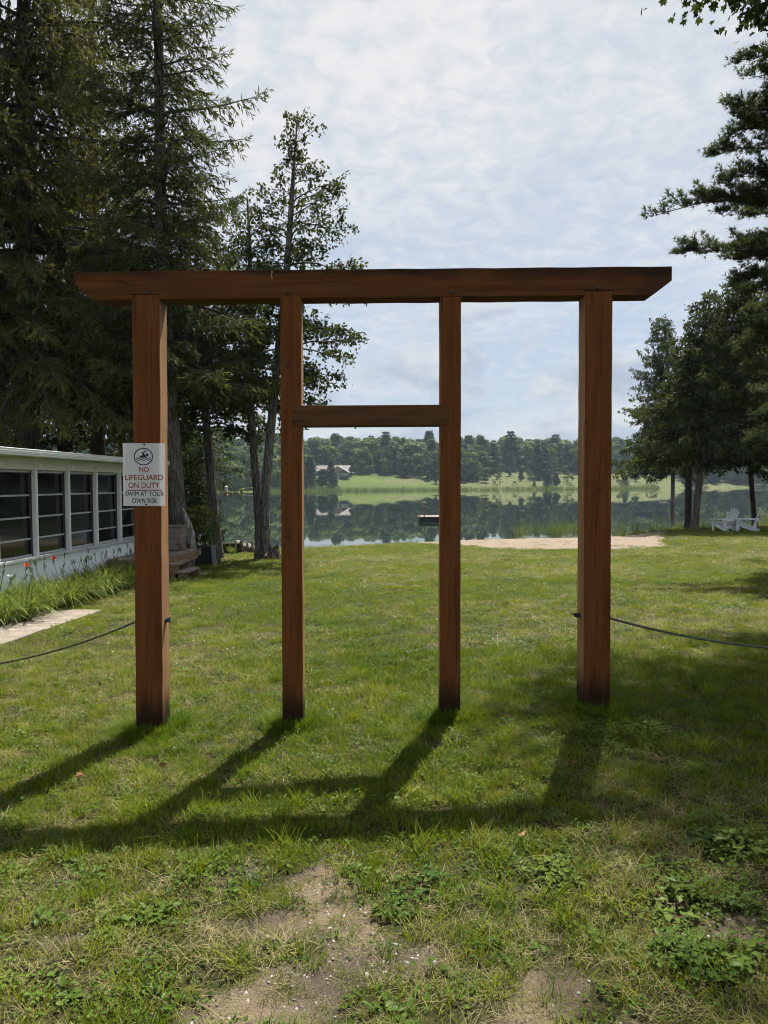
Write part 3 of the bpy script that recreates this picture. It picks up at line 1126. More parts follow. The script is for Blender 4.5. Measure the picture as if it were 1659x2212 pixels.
def lettering(text, x0, x1, y0, y1, mat):
    cu = bpy.data.curves.new("lettering", 'FONT')
    cu.body = text
    cu.size = 1.0
    cu.offset = 0.016 if mat is M['letter_red'] else 0.0
    cu.space_character = 1.0
    tmp = link("lettering_curve", cu)
    bpy.context.view_layer.update()
    me = bpy.data.meshes.new_from_object(tmp.evaluated_get(bpy.context.evaluated_depsgraph_get()))
    bpy.data.objects.remove(tmp)
    co = np.zeros(len(me.vertices) * 3, np.float32)
    me.vertices.foreach_get("co", co)
    co = co.reshape(-1, 3)
    lo, hi = co.min(0), co.max(0)
    (ax, az), (bx, bz) = sxy(x0, y1), sxy(x1, y0)
    out = np.zeros_like(co)
    out[:, 0] = ax + (co[:, 0] - lo[0]) / (hi[0] - lo[0]) * (bx - ax)
    out[:, 2] = az + (co[:, 1] - lo[1]) / (hi[1] - lo[1]) * (bz - az)
    out[:, 1] = -0.0007
    me.vertices.foreach_set("co", out.ravel())
    if mat is not M['letter_red']:
        bm = bmesh.new()
        bm.from_mesh(me)
        for q in (1, 2):
            d = bmesh.ops.duplicate(bm, geom=[f for f in bm.faces][:len(me.polygons)])
            bmesh.ops.translate(bm, vec=(0.0009 * q - 0.0009 * 1, -0.00012 * q, 0.0007 * (q - 1)), verts=[v for v in d['geom'] if isinstance(v, bmesh.types.BMVert)])
        bm.to_mesh(me)
        bm.free()
    me.materials.clear()
    me.materials.append(mat)
    me.update()
    o = link("lettering", me, sign)
    o['label'] = "printed words " + text
    return o


lettering("NO", 630, 907, 848, 1002, M['letter_red'])
lettering("LIFEGUARD", 240, 1300, 1066, 1222, M['letter_red'])
lettering("ON DUTY", 330, 1205, 1282, 1440, M['letter_red'])
lettering("SWIM AT YOUR", 245, 1312, 1534, 1668, M['letter_black'])
lettering("OWN RISK", 428, 1137, 1724, 1860, M['letter_black'])
for q in ((790, 230), (822, 1898)):
    bx, bz = sxy(*q)
    mb = MB()
    mb.prism([(bx + 0.0072 * math.cos(k * math.pi / 7), bz + 0.0072 * math.sin(k * math.pi / 7)) for k in range(14)], -0.004, 0.001)
    mb.build("sign_bolt", M['metal_dark'], sign)


# ------------------------------------------------------------------ ropes
def catenary(p, q, sag, n):
    p, q = Vector(p), Vector(q)
    return [p.lerp(q, k / n) - Vector((0, 0, sag * 4 * (k / n) * (1 - k / n))) for k in range(n + 1)]


def twisted_rope(name, path, r, pitch, mat, label):
    root = empty(name, path[0])
    tag(root, label, "rope", "barrier ropes tied to the gateway")
    d = [0]
    for i in range(1, len(path)):
        d.append(d[-1] + (path[i] - path[i - 1]).length)
    n = int(d[-1] / pitch * 9)
    P = np.array([tuple(p) for p in path])
    s = np.linspace(0, d[-1], n)
    C = np.stack([np.interp(s, d, P[:, k]) for k in range(3)], -1)
    T = np.gradient(C, axis=0)
    T /= np.linalg.norm(T, axis=1)[:, None]
    A = np.cross(T, np.array([0, 1.0, 0.02]))
    A /= np.linalg.norm(A, axis=1)[:, None]
    B = np.cross(T, A)
    for k in range(3):
        ph = s / pitch * 2 * math.pi + k * 2.0944
        H_ = C + (A * np.cos(ph)[:, None] + B * np.sin(ph)[:, None]) * r * 0.52
        mb = MB()
        mb.tube([Vector(h) - path[0] for h in H_], r * 0.55, 5)
        mb.build("strand", mat, root, shade=True)
    return root


def knot(name, c, size, mat, label, tail=None):
    root = empty(name, c)
    tag(root, label, "knot")
    mb = MB()
    pts = []
    for k in range(61):
        u = k / 60 * 2 * math.pi
        pts.append(Vector(((math.sin(u) + 2 * math.sin(2 * u)) * 0.28, (math.cos(u) - 2 * math.cos(2 * u)) * 0.30, -math.sin(3 * u) * 0.42)) * size)
    mb.tube(pts, size * 0.27, 7)
    mb.build("loop", mat, root, shade=True)
    if tail:
        mb = MB()
        mb.tube([Vector((0, 0, 0)), Vector(tail) * 0.6 + Vector((0, 0, size * 0.2)), Vector(tail)], [size * 0.24, size * 0.22, size * 0.12], 6)
        mb.build("tail", mat, root, shade=True)
        mb = MB()
        for k in range(9):
            a = random.uniform(0, 6.28)
            mb.tube([Vector(tail) * 0.95, Vector(tail) * (1.25 + random.uniform(0, .5)) + Vector((0, math.cos(a), math.sin(a))) * size * 0.35], [size * 0.07, 0.0006], 4)
        mb.build("frayed_end", M['frayed'], root)
    return root


YR = GY + 0.10
a = at(292, 1343, YR)
b = at(0, 1394, YR)
end = Vector((-5.3, YR + 0.3, a.z - 0.12))
path = catenary(a, end, 0.34, 60)
twisted_rope("rope", path, 0.0095, 0.045, M['rope'], "olive twisted rope sagging from the sign post across the patio slabs")
a2 = at(1319, 1336, YR)
end2 = Vector((5.6, YR + 0.2, a2.z + 0.02))
path2 = catenary(a2, end2, 0.29, 60)
twisted_rope("rope", path2, 0.0095, 0.045, M['rope2'], "grey green twisted rope sagging from the cracked end post over shaded grass")
kp = at(363, 1339, YR)
knot("rope_knot", (kp.x - 0.008, YR, kp.z), 0.030, M['knot'], "dark rope knot on the sunlit side of the sign post")
kq = at(1245, 1329, YR)
knot("rope_knot", (kq.x + 0.008, YR, kq.z), 0.026, M['knot'], "grey rope knot with frayed tail beside the cracked end post", (-0.045, 0, 0.012))
for ex, lab in ((end, "short rope post standing past the patio slabs"), (end2, "short rope post standing under the maple tree")):
    mb = MB()
    gz = float(ground_h(ex.x, ex.y))
    mb.box((0, 0, 0.42), (0.1, 0.1, 1.04))
    o = mb.build("rope_post", M['post'], None, (ex.x, ex.y, gz - 0.08), 0.006)
    tag(o, lab, "post")


# ------------------------------------------------------------------ screened porch
PA = math.atan(0.062)
PY0, MODW, NMOD = 13.07 - 4 * 1.184, 1.184, 9


def porch_x(Y):
    return -7.0 + 0.062 * np.asarray(Y, float)


porch = empty("screened_porch", (float(porch_x(PY0)), PY0, 0), math.pi / 2 - PA)
tag(porch, "long white screened porch with four-pane windows and flat roof edge", "porch")
PL = NMOD * MODW / math.cos(PA)
mw = PL / NMOD
ZB, ZW0, ZW1 = -0.42, 0.49, 2.0
GZ = [float(ground_h(float(porch_x(PY0 + k * MODW)), PY0 + k * MODW)) for k in range(NMOD + 1)]

# smoky glazing: part see-through, part mirror
t = NT("smoky_window_vinyl")
tp = t.n('ShaderNodeBsdfTransparent')
tp.inputs['Color'].default_value = (0.30, 0.31, 0.32, 1)
gl = t.n('ShaderNodeBsdfGlossy')
gl.inputs['Roughness'].default_value = 0.06
gl.inputs['Color'].default_value = (0.9, 0.93, 0.95, 1)
fr = t.n('ShaderNodeFresnel')
fr.inputs['IOR'].default_value = 1.4
t.L.new(t.noise(t.coords(), 3, 2), t.n('ShaderNodeBump').inputs['Height'])
bmp = [n for n in t.N if n.type == 'BUMP'][0]
bmp.inputs['Strength'].default_value = 0.05
t.L.new(bmp.outputs[0], gl.inputs['Normal'])
ms = t.n('ShaderNodeMixShader')
t.L.new(fr.outputs[0], ms.inputs[0])
t.L.new(tp.outputs[0], ms.inputs[1])
t.L.new(gl.outputs[0], ms.inputs[2])
t.L.new(ms.outputs[0], t.out.inputs['Surface'])
GLASS = t.m
M['grey_frame'] = plain("grey_window_rail", (0.40, 0.42, 0.43), 0.45, 0.4, 0.06, 4)
M['dark_reveal'] = plain("dark_window_reveal", (0.06, 0.06, 0.065), 0.5, 0.4)

hw = mw / 2
pan = MB()
pan.box((hw / 2 - 0.002, 0.02, (ZB + ZW0 - 0.05) / 2), (hw - 0.006, 0.04, ZW0 - 0.05 - ZB))
pan_me = pan.mesh("wall_panel", M['white_panel'], 0.003)
for k in range(NMOD * 2):
    link("wall_panel", pan_me, porch, (k * hw + 0.002, 0, 0))
pst = MB()
pst.box((0, 0.0, (ZW0 + ZW1) / 2), (0.05, 0.09, ZW1 - ZW0 + 0.02))
pst.box((0, -0.052, (ZW0 + ZW1) / 2), (0.028, 0.016, ZW1 - ZW0))
pst_me = pst.mesh("post", M['white_paint'], 0.004)
for k in range(NMOD + 1):
    link("post", pst_me, porch, (k * mw, -0.01, 0))
mb = MB()
mb.box((PL / 2, -0.03, ZW0 - 0.025), (PL, 0.13, 0.045))
mb.build("sill", M['grey_frame'], porch, bevel=0.004)
heights = [0.28, 0.39, 0.40, 0.41]
wf, wr = MB(), MB()
x0, x1 = 0.04, mw - 0.04
wf.box(((x0 + x1) / 2, 0.05, ZW0 + 0.018), (x1 - x0, 0.03, 0.036))
wf.box(((x0 + x1) / 2, 0.05, ZW1 - 0.018), (x1 - x0, 0.03, 0.036))
z = ZW0 + 0.036
panes = []
for i, h in enumerate(heights):
    h = h * (ZW1 - ZW0 - 0.072) / sum(heights)
    if i:
        wf.box(((x0 + x1) / 2, 0.046 + 0.008 * i, z), (x1 - x0, 0.022, 0.026))
    panes.append((z, h, 0.05 + 0.008 * i))
    z += h
for xx in (x0 - 0.012, x1 + 0.012):
    wr.box((xx, 0.055, (ZW0 + ZW1) / 2), (0.02, 0.07, ZW1 - ZW0))
wr.box(((x0 + x1) / 2, 0.11, (ZW0 + ZW1) / 2), (0.012, 0.012, ZW1 - ZW0))
wf_me = wf.mesh("rails", M['grey_frame'], 0.002)
wr_me = wr.mesh("reveal", M['dark_reveal'], 0.002)
pane_me = []
for (z, h, y) in panes:
    mb = MB()
    mb.box(((x0 + x1) / 2, y + 0.006, z + h / 2), (x1 - x0, 0.002, h - 0.03))
    pane_me.append(mb.mesh("pane", GLASS))
for k in range(NMOD):
    wdw = link("window", wf_me, porch, (k * mw, 0, 0))
    link("reveal", wr_me, wdw)
    for pm in pane_me:
        link("pane", pm, wdw)
# frieze, brackets, ribbed gutter, roof
mb = MB()
mb.box((PL / 2, 0.0, ZW1 + 0.115), (PL + 0.1, 0.08, 0.21))
mb.build("frieze", M['frieze'], porch, bevel=0.004)
for k in range(NMOD + 1):
    mb = MB()
    mb.box((k * mw, -0.085, ZW1 + 0.10), (0.035, 0.09, 0.03))
    mb.box((k * mw, -0.05, ZW1 + 0.15), (0.03, 0.02, 0.12))
    mb.build("bracket", M['white_paint'], porch, bevel=0.003)
mb = MB()
mb.box((PL / 2, -0.17, ZW1 + 0.232), (PL + 0.3, 0.30, 0.02))
mb.build("soffit", M['frieze'], porch)
gut = MB()
prof = [(-0.33, 2.225), (-0.345, 2.24), (-0.335, 2.252), (-0.35, 2.268), (-0.34, 2.280), (-0.355, 2.296), (-0.345, 2.308), (-0.36, 2.335), (-0.30, 2.345), (-0.30, 2.225)]
V = [(0, y, z) for y, z in prof] + [(PL / 5 - 0.006, y, z) for y, z in prof]
n = len(prof)
gut.add(V, [(i, (i + 1) % n, n + (i + 1) % n, n + i) for i in range(n)] + [tuple(range(n)), tuple(range(n, 2 * n))])
gm = gut.mesh("gutter", M['white_paint'])
for k in range(5):
    link("gutter", gm, porch, (k * PL / 5 + 0.003, 0, 0))
mb = MB()
V = [(-0.1, -0.299, 2.25), (PL + 0.1, -0.299, 2.25), (PL + 0.1, 4.6, 2.62), (-0.1, 4.6, 2.62), (-0.1, -0.299, 2.342), (PL + 0.1, -0.299, 2.342), (PL + 0.1, 4.6, 2.71), (-0.1, 4.6, 2.71)]
mb.add(V, [(0, 1, 2, 3), (4, 7, 6, 5), (0, 4, 5, 1), (1, 5, 6, 2), (2, 6, 7, 3), (3, 7, 4, 0)])
mb.build("roof", M['white_paint'], porch)
mb = MB()
mb.box((PL + 0.05, 2.3, 0.95), (0.06, 4.6, 2.74))
mb.build("end_wall", M['white_panel'], porch)
mb = MB()
mb.box((-0.05, 2.3, 0.95), (0.06, 4.6, 2.74))
mb.build("end_wall", M['white_panel'], porch)
bw = MB()
for k in range(18):
    zz0 = ZB + k * 0.15
    bw.add([(0, 2.9, zz0), (PL, 2.9, zz0), (PL, 2.93, zz0 + 0.15), (0, 2.93, zz0 + 0.15)], [(0, 1, 2, 3)])
    bw.add([(0, 2.9, zz0), (PL, 2.9, zz0), (PL, 2.93, zz0), (0, 2.93, zz0)], [(0, 1, 2, 3)])
bw.box((PL / 2, 2.95, 0.95), (PL, 0.03, 2.74))
bw.build("siding", M['white_paint'], porch)
for k, xx in enumerate((2.0, 4.6, 6.3, 8.2)):
    mb = MB()
    mb.box((xx, 2.885, 1.25), (0.75, 0.02, 1.1))
    iw = mb.build("inner_window", M['dark_reveal'], porch)
    mb = MB()
    for dx, dz, sx, sz in ((-0.4, 0, 0.06, 1.2), (0.4, 0, 0.06, 1.2), (0, 0.57, 0.8, 0.06), (0, -0.57, 0.8, 0.06)):
        mb.box((xx + dx, 2.872, 1.25 + dz), (sx, 0.03, sz))
    mb.build("trim", M['white_paint'], iw)
mb = MB()
mb.box((PL / 2, 1.5, 0.02), (PL, 2.8, 0.05))
mb.build("floor", M['grey_wood'], porch)
mb = MB()
for zz0 in (1.0,):
    mb.box((PL / 2, 0.16, 0.78), (PL, 0.03, 0.03))
mb.build("inner_rail", M['grey_frame'], porch)

# red chair inside the porch
rc = empty("porch_chair", (0, 0, 0))
tag(rc, "red sling chair standing inside the screened porch", "chair")
rc.matrix_world = porch.matrix_basis @ Matrix.Translation((6.62, 0.85, 0.045)) @ Matrix.Rotation(0.5, 4, 'Z')
mb = MB()
mb.add([(-0.26, 0.0, 0.42), (0.26, 0, 0.42), (0.26, 0.5, 0.40), (-0.26, 0.5, 0.40), (-0.26, 0.0, 0.45), (0.26, 0, 0.45), (0.26, 0.5, 0.43), (-0.26, 0.5, 0.43)], [(3, 2, 1, 0), (4, 5, 6, 7), (0, 1, 5, 4), (1, 2, 6, 5), (2, 3, 7, 6), (3, 0, 4, 7)])
mb.build("seat", M['red_cloth'], rc)
mb = MB()
mb.add([(-0.26, 0.5, 0.43), (0.26, 0.5, 0.43), (0.24, 0.72, 1.02), (-0.24, 0.72, 1.02), (-0.26, 0.53, 0.43), (0.26, 0.53, 0.43), (0.24, 0.75, 1.02), (-0.24, 0.75, 1.02)], [(0, 1, 2, 3), (7, 6, 5, 4), (0, 4, 5, 1), (1, 5, 6, 2), (2, 6, 7, 3), (3, 7, 4, 0)])
mb.build("backrest", M['red_cloth'], rc, bevel=0.01)
for sx in (-0.28, 0.28):
    for p, q in (((sx, 0.02, 0), (sx, 0.02, 0.62)), ((sx, 0.62, 0), (sx, 0.48, 0.62))):
        mb = MB()
        mb.tube([p, q], 0.013, 6)
        mb.build("leg", M['metal_dark'], rc)
    mb = MB()
    mb.tube([(sx, 0.0, 0.62), (sx, 0.55, 0.64)], 0.016, 6)
    mb.build("armrest", M['metal_dark'], rc)

# ------------------------------------------------------------------ patio slabs
t = NT("cast_concrete_slab")
nz = t.noise(t.coords(), 5, 6)
w = t.n('ShaderNodeTexWave', wave_type='BANDS', bands_direction='X')
t.L.new(t.coords(), w.inputs['Vector'])
w.inputs['Scale'].default_value = 9
w2 = t.n('ShaderNodeTexWave', wave_type='BANDS', bands_direction='Y')
t.L.new(t.coords(), w2.inputs['Vector'])
w2.inputs['Scale'].default_value = 9
t.set(t.mix(t.rng(nz, 0.3, 0.7), (0.135, 0.115, 0.096), (0.215, 0.186, 0.158)), 0.9, 0.15)
t.bump(t.math('ADD', t.math('MULTIPLY', w.outputs[0], w2.outputs[0]), t.math('MULTIPLY', nz, 0.6)), 0.5, 0.006)
M['slab'] = t.m
SA = gp(220, 1322)
SB = gp(22, 1391)
sdir = Vector((SB.x - SA.x, SB.y - SA.y, 0)).normalized()
spx = Vector((sdir.y, -sdir.x, 0))
if spx.x > 0:
    spx = -spx
patio = empty("patio", (SA.x, SA.y, SA.z))
tag(patio, kind='structure')
mb = MB()
mb.box((0, 0, 0), (0.492, 0.402, 0.045))
slab_me = mb.mesh("slab", M['slab'], 0.005)
ang = math.atan2(-sdir.x, sdir.y) + math.pi
rs = random.Random(5)
for i in range(6):
    for j in range(7):
        c = Vector((SA.x, SA.y, 0)) + spx * (0.25 + i * 0.5) + sdir * (0.205 + j * 0.41) + spx * rs.uniform(-0.006, 0.006)
        gz = float(ground_h(c.x, c.y))
        o = link("slab", slab_me, patio, (c.x - SA.x, c.y - SA.y, gz + 0.008 + rs.uniform(-0.006, 0.008) - SA.z))
        o.rotation_euler = (rs.uniform(-0.012, 0.012), rs.uniform(-0.012, 0.012), ang + rs.uniform(-0.01, 0.01))


def on_slabs(X, Y):
    u = (X - SA.x) * spx.x + (Y - SA.y) * spx.y
    v = (X - SA.x) * sdir.x + (Y - SA.y) * sdir.y
    return (u > -0.02) & (u < 3.1) & (v > -0.02) & (v < 2.9)


# timber edging of the flower bed
e0 = gp(-60, 1316)
edging = empty("bed_edging", (e0.x, e0.y + 0.25, e0.z - 0.05))
tag(edging, "short brown upright board edging at the end of the daylily bed", "edging")
for k in range(7):
    mb = MB()
    mb.box((0.49 - k * 0.14, 0, 0.1), (0.13, 0.05, 0.24 + 0.03 * (k % 2)))
    mb.build("board", M['brown_board'], edging, bevel=0.004)
# ------------------------------------------------------------------ daylilies along the porch
def strips(name, mat, rows, parent=None, loc=(0, 0, 0), seg=6):
    """arching blades: rows of (base, heading, length, lean, droop, width, tint)"""
    V, F3, F4, T = [], [], [], []
    for base, hd, L_, ln, dr, w_, ti in rows:
        d = np.array([math.cos(hd), math.sin(hd), 0])
        s = np.array([-d[1], d[0], 0])
        i0 = len(V)
        for j in range(seg + 1):
            u = j / seg
            c = np.array(base) + d * L_ * (ln * u + 0.25 * dr * u * u) + np.array([0, 0, L_ * (u * math.sqrt(max(0.05, 1 - ln * ln * 0.5)) - dr * u ** 2.6)])
            wd = w_ * (0.75 + 0.5 * u) * (1 - u ** 2.2) + 0.0008
            sag = np.array([0, 0, -wd * 0.25])
            V += [c - s * wd / 2, c + sag * 0, c + s * wd / 2]
            T += [ti] * 3
        for j in range(seg):
            a = i0 + 3 * j
            F4 += [(a, a + 1, a + 4, a + 3), (a + 1, a + 2, a + 5, a + 4)]
    me = mesh_np(name, V, [F4], [mat], {'tint': T}, True)
    return link(name, me, parent, loc)


t = NT("orange_red_petal")
t.set(t.mix(t.rng(t.noise(t.coords(), 30, 3), 0.3, 0.7), (0.45, 0.03, 0.012), (0.70, 0.10, 0.015)), 0.5, 0.2)
M['petal_red'] = t.m
M['petal_white'] = plain("white_blossom", (0.75, 0.76, 0.72), 0.6, 0.2, 0.08, 30)
M['bud'] = leaf("green_bud_stalk", (0.07, 0.11, 0.03), (0.12, 0.15, 0.05), 0.1)
rl = random.Random(3)


def daylily(p, label, group, flowers=(), n=70, size=1.0, stalks=2):
    root = empty("daylily", p)
    tag(root, label, "daylily", group)
    rows = []
    for k in range(n):
        a = rl.uniform(0, 6.283)
        rr = 0.10 * math.sqrt(rl.random())
        rows.append(((math.cos(a) * rr, math.sin(a) * rr, -0.01), a + rl.gauss(0, 0.5), size * rl.uniform(0.55, 1.05), rl.uniform(0.22, 0.72), rl.uniform(0.3, 0.95), rl.uniform(0.014, 0.024), rl.random()))
    strips("leaves", M['lily'], rows, root)
    for k in range(max(stalks, len(flowers))):
        a = rl.uniform(0, 6.283)
        h = size * rl.uniform(0.62, 0.85)
        tip = Vector((math.cos(a) * 0.14, math.sin(a) * 0.14, h))
        mb = MB()
        mb.tube([(0, 0, 0), tip * 0.5 + Vector((0, 0, 0.05)), tip], [0.004, 0.0035, 0.003], 5)
        for q in range(4):
            a2 = rl.uniform(0, 6.283)
            b0 = tip - Vector((0, 0, 0.02 * q))
            b1 = b0 + Vector((math.cos(a2) * 0.03, math.sin(a2) * 0.03, 0.05))
            mb.tube([b0, b1 * 0.6 + b0 * 0.4, b1], [0.003, 0.007, 0.002], 5)
        st = mb.build("stalk", M['bud'], root)
        if k < len(flowers):
            if flowers[k] == 'r':
                rows = [((0, 0, 0), j * 1.047 + 0.2, 0.085, 0.55, 0.3, 0.034, 0.5) for j in range(6)]
                fl = strips("flower", M['petal_red'], rows, st, tip + Vector((0, 0, 0.02)), 4)
                fl.rotation_euler = (0.5, 0.5, 0)
            else:
                mb = MB()
                for q in range(14):
                    c = Vector((rl.gauss(0, 0.02), rl.gauss(0, 0.02), rl.gauss(0, 0.015)))
                    mb.lathe(tip + c, [(0.001, -0.009), (0.01, -0.003), (0.009, 0.005), (0.001, 0.009)], 6)
                mb.build("blossom", M['petal_white'], st)
    return root


def bed_point(xd, yd, off=0.0):
    p = gp(xd, yd)
    return Vector((p.x + off, p.y, p.z))


ORD = ("first", "second", "third", "fourth", "fifth", "sixth", "seventh", "eighth", "ninth", "tenth", "eleventh", "twelfth", "thirteenth")
named_l = {0: ("daylily clump nearest the patio slabs with an open red flower", ('r',)), 3: ("daylily clump with orange red flower beside white blossoms", ('r', 'w')),
           6: ("daylily clump with a red flower half way along the porch", ('r',)), 9: ("daylily clump with white blossoms close to the sign post", ('w', 'w'))}
for k in range(13):
    Yb = 10.35 + k * 0.47
    X = float(porch_x(Yb)) + 0.42 + 0.10 * math.sin(k * 2.1)
    lab, fl = named_l.get(k, (ORD[k] + " daylily clump from the patio in the row against the porch", ()))
    daylily((X, Yb, float(ground_h(X, Yb))), lab, "daylilies along the porch wall", fl, 150, 1.1 if k < 3 else 0.98, 3)
    if k < 12:
        X2 = X + 0.42
        Y2 = Yb + 0.2
        daylily((X2, Y2, float(ground_h(X2, Y2))), ORD[k] + " daylily clump from the patio in the outer row over the lawn", "daylilies in the outer row of the bed", (), 140, 0.9, 1)

# ------------------------------------------------------------------ deck and steps
DZ = 0.15
deck = empty("wooden_deck", (-5.3, 16.6, DZ))
tag(deck, "low weathered plank deck beside the porch", "deck")
rs = random.Random(9)
dx0 = lambda Y: float(porch_x(Y)) + 0.09
dx1 = lambda Y: -4.74 + 0.045 * (Y - 16.4)
for k in range(8):
    Ya, Yb = 15.75, 18.4
    f0, f1 = k / 8, (k + 1) / 8
    z = rs.uniform(-0.003, 0.003)
    q = [(dx0(Ya) * (1 - f0) + dx1(Ya) * f0 + 0.004, Ya), (dx0(Ya) * (1 - f1) + dx1(Ya) * f1 - 0.004, Ya), (dx0(Yb) * (1 - f1) + dx1(Yb) * f1 - 0.004, Yb), (dx0(Yb) * (1 - f0) + dx1(Yb) * f0 + 0.004, Yb)]
    mb = MB()
    V = [(x + 5.3, y - 16.6, z) for x, y in q] + [(x + 5.3, y - 16.6, z - 0.035) for x, y in q]
    mb.add(V, [(0, 1, 2, 3), (7, 6, 5, 4), (0, 4, 5, 1), (1, 5, 6, 2), (2, 6, 7, 3), (3, 7, 4, 0)])
    mb.build("plank", M['grey_wood'], deck, bevel=0.003)
mb = MB()
mb.bar((dx1(15.75) + 5.3 - 0.02, -0.85, -0.14), (dx1(18.4) + 5.3 - 0.02, 1.79, -0.14), 0.04, 0.20)
mb.build("fascia", M['brown_board'], deck, bevel=0.003)
mb = MB()
mb.bar((dx0(18.38) + 5.3, 1.77, -0.14), (dx1(18.38) + 5.3 - 0.05, 1.77, -0.14), 0.04, 0.20)
mb.bar((dx0(15.77) + 5.3, -0.83, -0.14), (dx1(15.77) + 5.3 - 0.05, -0.83, -0.14), 0.04, 0.20)
mb.build("end_fascia", M['brown_board'], deck, bevel=0.003)
for px, py in ((-4.85, 17.9), (-4.85, 16.0), (-5.7, 18.1)):
    mb = MB()
    gz = float(ground_h(px, py))
    mb.box((px + 5.3, py - 16.6, (gz - DZ - 0.1) / 2 - 0.03), (0.09, 0.09, -(gz - DZ) - 0.02 + 0.05))
    mb.build("foot", M['grey_wood'], deck)
steps = empty("deck_steps", (-4.6, 16.7, float(ground_h(-4.6, 16.7))))
tag(steps, "two weathered plank steps leading off the deck onto the lawn", "steps")
S0 = Vector(steps.location)
for z, xa, xb in ((-0.025, -4.84, -4.52), (-0.20, -4.62, -4.30)):
    for j in range(2):
        mb = MB()
        w_ = (xb - xa) / 2
        mb.box((xa + w_ * (j + 0.5) - S0.x, 0, z - S0.z), (w_ - 0.008, 1.0, 0.04))
        mb.build("tread", M['grey_wood'], steps, bevel=0.004)
    for yy in (-0.46, 0.46):
        mb = MB()
        hgt = z - S0.z - 0.02 + 0.06
        mb.box(((xa + xb) / 2 - S0.x, yy, hgt / 2 - 0.06), (xb - xa - 0.03, 0.04, hgt))
        mb.build("stringer", M['brown_board'], steps, bevel=0.003)
fp = gp(408, 1244)
mb = MB()
mb.prism([(0.38 * math.cos(k * 0.698) * (1 + 0.12 * math.sin(k * 2.3)), 0.25 * math.sin(k * 0.698)) for k in range(9)], 0, 0.05)
o = mb.build("stepping_stone", M['slab'], None, (fp.x, fp.y + 0.1, fp.z - 0.015), 0.006)
o.rotation_euler = (math.pi / 2, 0, 0.3)
tag(o, "flat pale stone lying at the foot of the deck steps", "stone")

# board box on the deck
bp = Vector((-5.35, 18.0, DZ))
bx = empty("deck_box", bp)
tag(bx, "grey slatted storage box standing on the deck behind the sign post", "box")
for k in range(4):
    mb = MB()
    mb.box((0, -0.25, 0.09 + k * 0.135), (0.9, 0.025, 0.125))
    mb.box((0.44, 0, 0.09 + k * 0.135), (0.025, 0.47, 0.125))
    mb.build("board", M['grey_wood'], bx, bevel=0.003)
mb = MB()
mb.box((0, 0, 0.28), (0.84, 0.44, 0.52))
mb.build("body", M['dark_reveal'], bx)
mb = MB()
mb.box((0, -0.01, 0.585), (0.96, 0.56, 0.035))
mb.build("lid", M['grey_wood'], bx, bevel=0.005)

# solar path light
lp = gp(430, 1226)
pl = empty("path_light", lp)
tag(pl, "black solar path light on a stake beside the deck steps", "lamp")
k = lp.y / F_PX
mb = MB()
mb.tube([(0, 0, -0.05), (0, 0, 0.33)], 0.012, 8)
mb.build("stake", M['metal_dark'], pl)
mb = MB()
mb.lathe((0, 0, 0.33), [(0.035, 0), (0.05, 0.02), (0.05, 0.16), (0.03, 0.17)], 10)
mb.build("lantern", plain("smoked_lens", (0.25, 0.25, 0.22), 0.3, 0.5), pl)
mb = MB()
mb.lathe((0, 0, 0.50), [(0.085, 0), (0.09, 0.012), (0.06, 0.035), (0.01, 0.045)], 12)
mb.build("cap", M['metal_dark'], pl)
for q in range(4):
    mb = MB()
    a = q * math.pi / 2 + 0.4
    mb.tube([(0.055 * math.cos(a), 0.055 * math.sin(a), 0.33), (0.055 * math.cos(a), 0.055 * math.sin(a), 0.5)], 0.006, 5)
    mb.build("bar", M['metal_dark'], pl)

# black planter with grey boards and palms
PB = Vector((-5.05, 20.4, float(ground_h(-5.05, 20.4))))
plant = empty("planter_box", PB)
tag(plant, "long black planter box with grey upright boards behind the deck", "planter")
mb = MB()
mb.box((0, 0, 0.26), (0.95, 0.5, 0.56))
mb.build("body", M['black_plastic'], plant, bevel=0.01)
for xx, yaw in ((-0.16, 0.05), (0.40, -0.08)):
    mb = MB()
    mb.box((0, 0, 0.28), (0.115, 0.03, 0.60), Matrix.Rotation(yaw, 3, 'Y'))
    mb.build("board", M['grey_metal'], plant, (xx, -0.27, 0), 0.003)
mb = MB()
mb.box((0, 0, 0.545), (0.9, 0.45, 0.02))
mb.build("soil", M['stump'], plant)


def palm(p, h, n, seed, label):
    r = random.Random(seed)
    root = empty("palm_plant", p)
    tag(root, label, "plant", "palms in the black planter")
    for k in range(n):
        a = r.uniform(0, 6.283)
        ln = r.uniform(0.15, 0.75)
        L_ = h * r.uniform(0.6, 1.05)
        d = Vector((math.cos(a) * ln, math.sin(a) * ln, 1)).normalized()
        hub = d * L_
        rows = []
        for j in range(11):
            b = (j - 5) / 5 * 1.35
            rows.append(((hub.x, hub.y, hub.z), a + b, L_ * r.uniform(0.26, 0.36), r.uniform(0.5, 0.8), r.uniform(0.35, 0.9), 0.026, r.random()))
        for j in range(6):
            u = 0.45 + j * 0.09
            for sgn in (-1, 1):
                rows.append(((hub.x * u, hub.y * u, hub.z * u), a + sgn * 1.2, L_ * 0.26, 0.7, 0.7, 0.02, r.random()))
        fr_ = strips("frond", M['palm'], rows, root, (0, 0, 0), 4)
        mb = MB()
        mb.tube([(0, 0, 0), hub], [0.008, 0.005], 4)
        mb.build("stem", M['bud'], fr_)


palm(PB + Vector((-0.26, 0, 0.55)), 1.15, 16, 1, "fan palm nearest the grey trunk in the black planter")
palm(PB + Vector((0.20, 0.05, 0.55)), 0.95, 14, 2, "bushier fan palm nearest the thin dark trunk in the black planter")
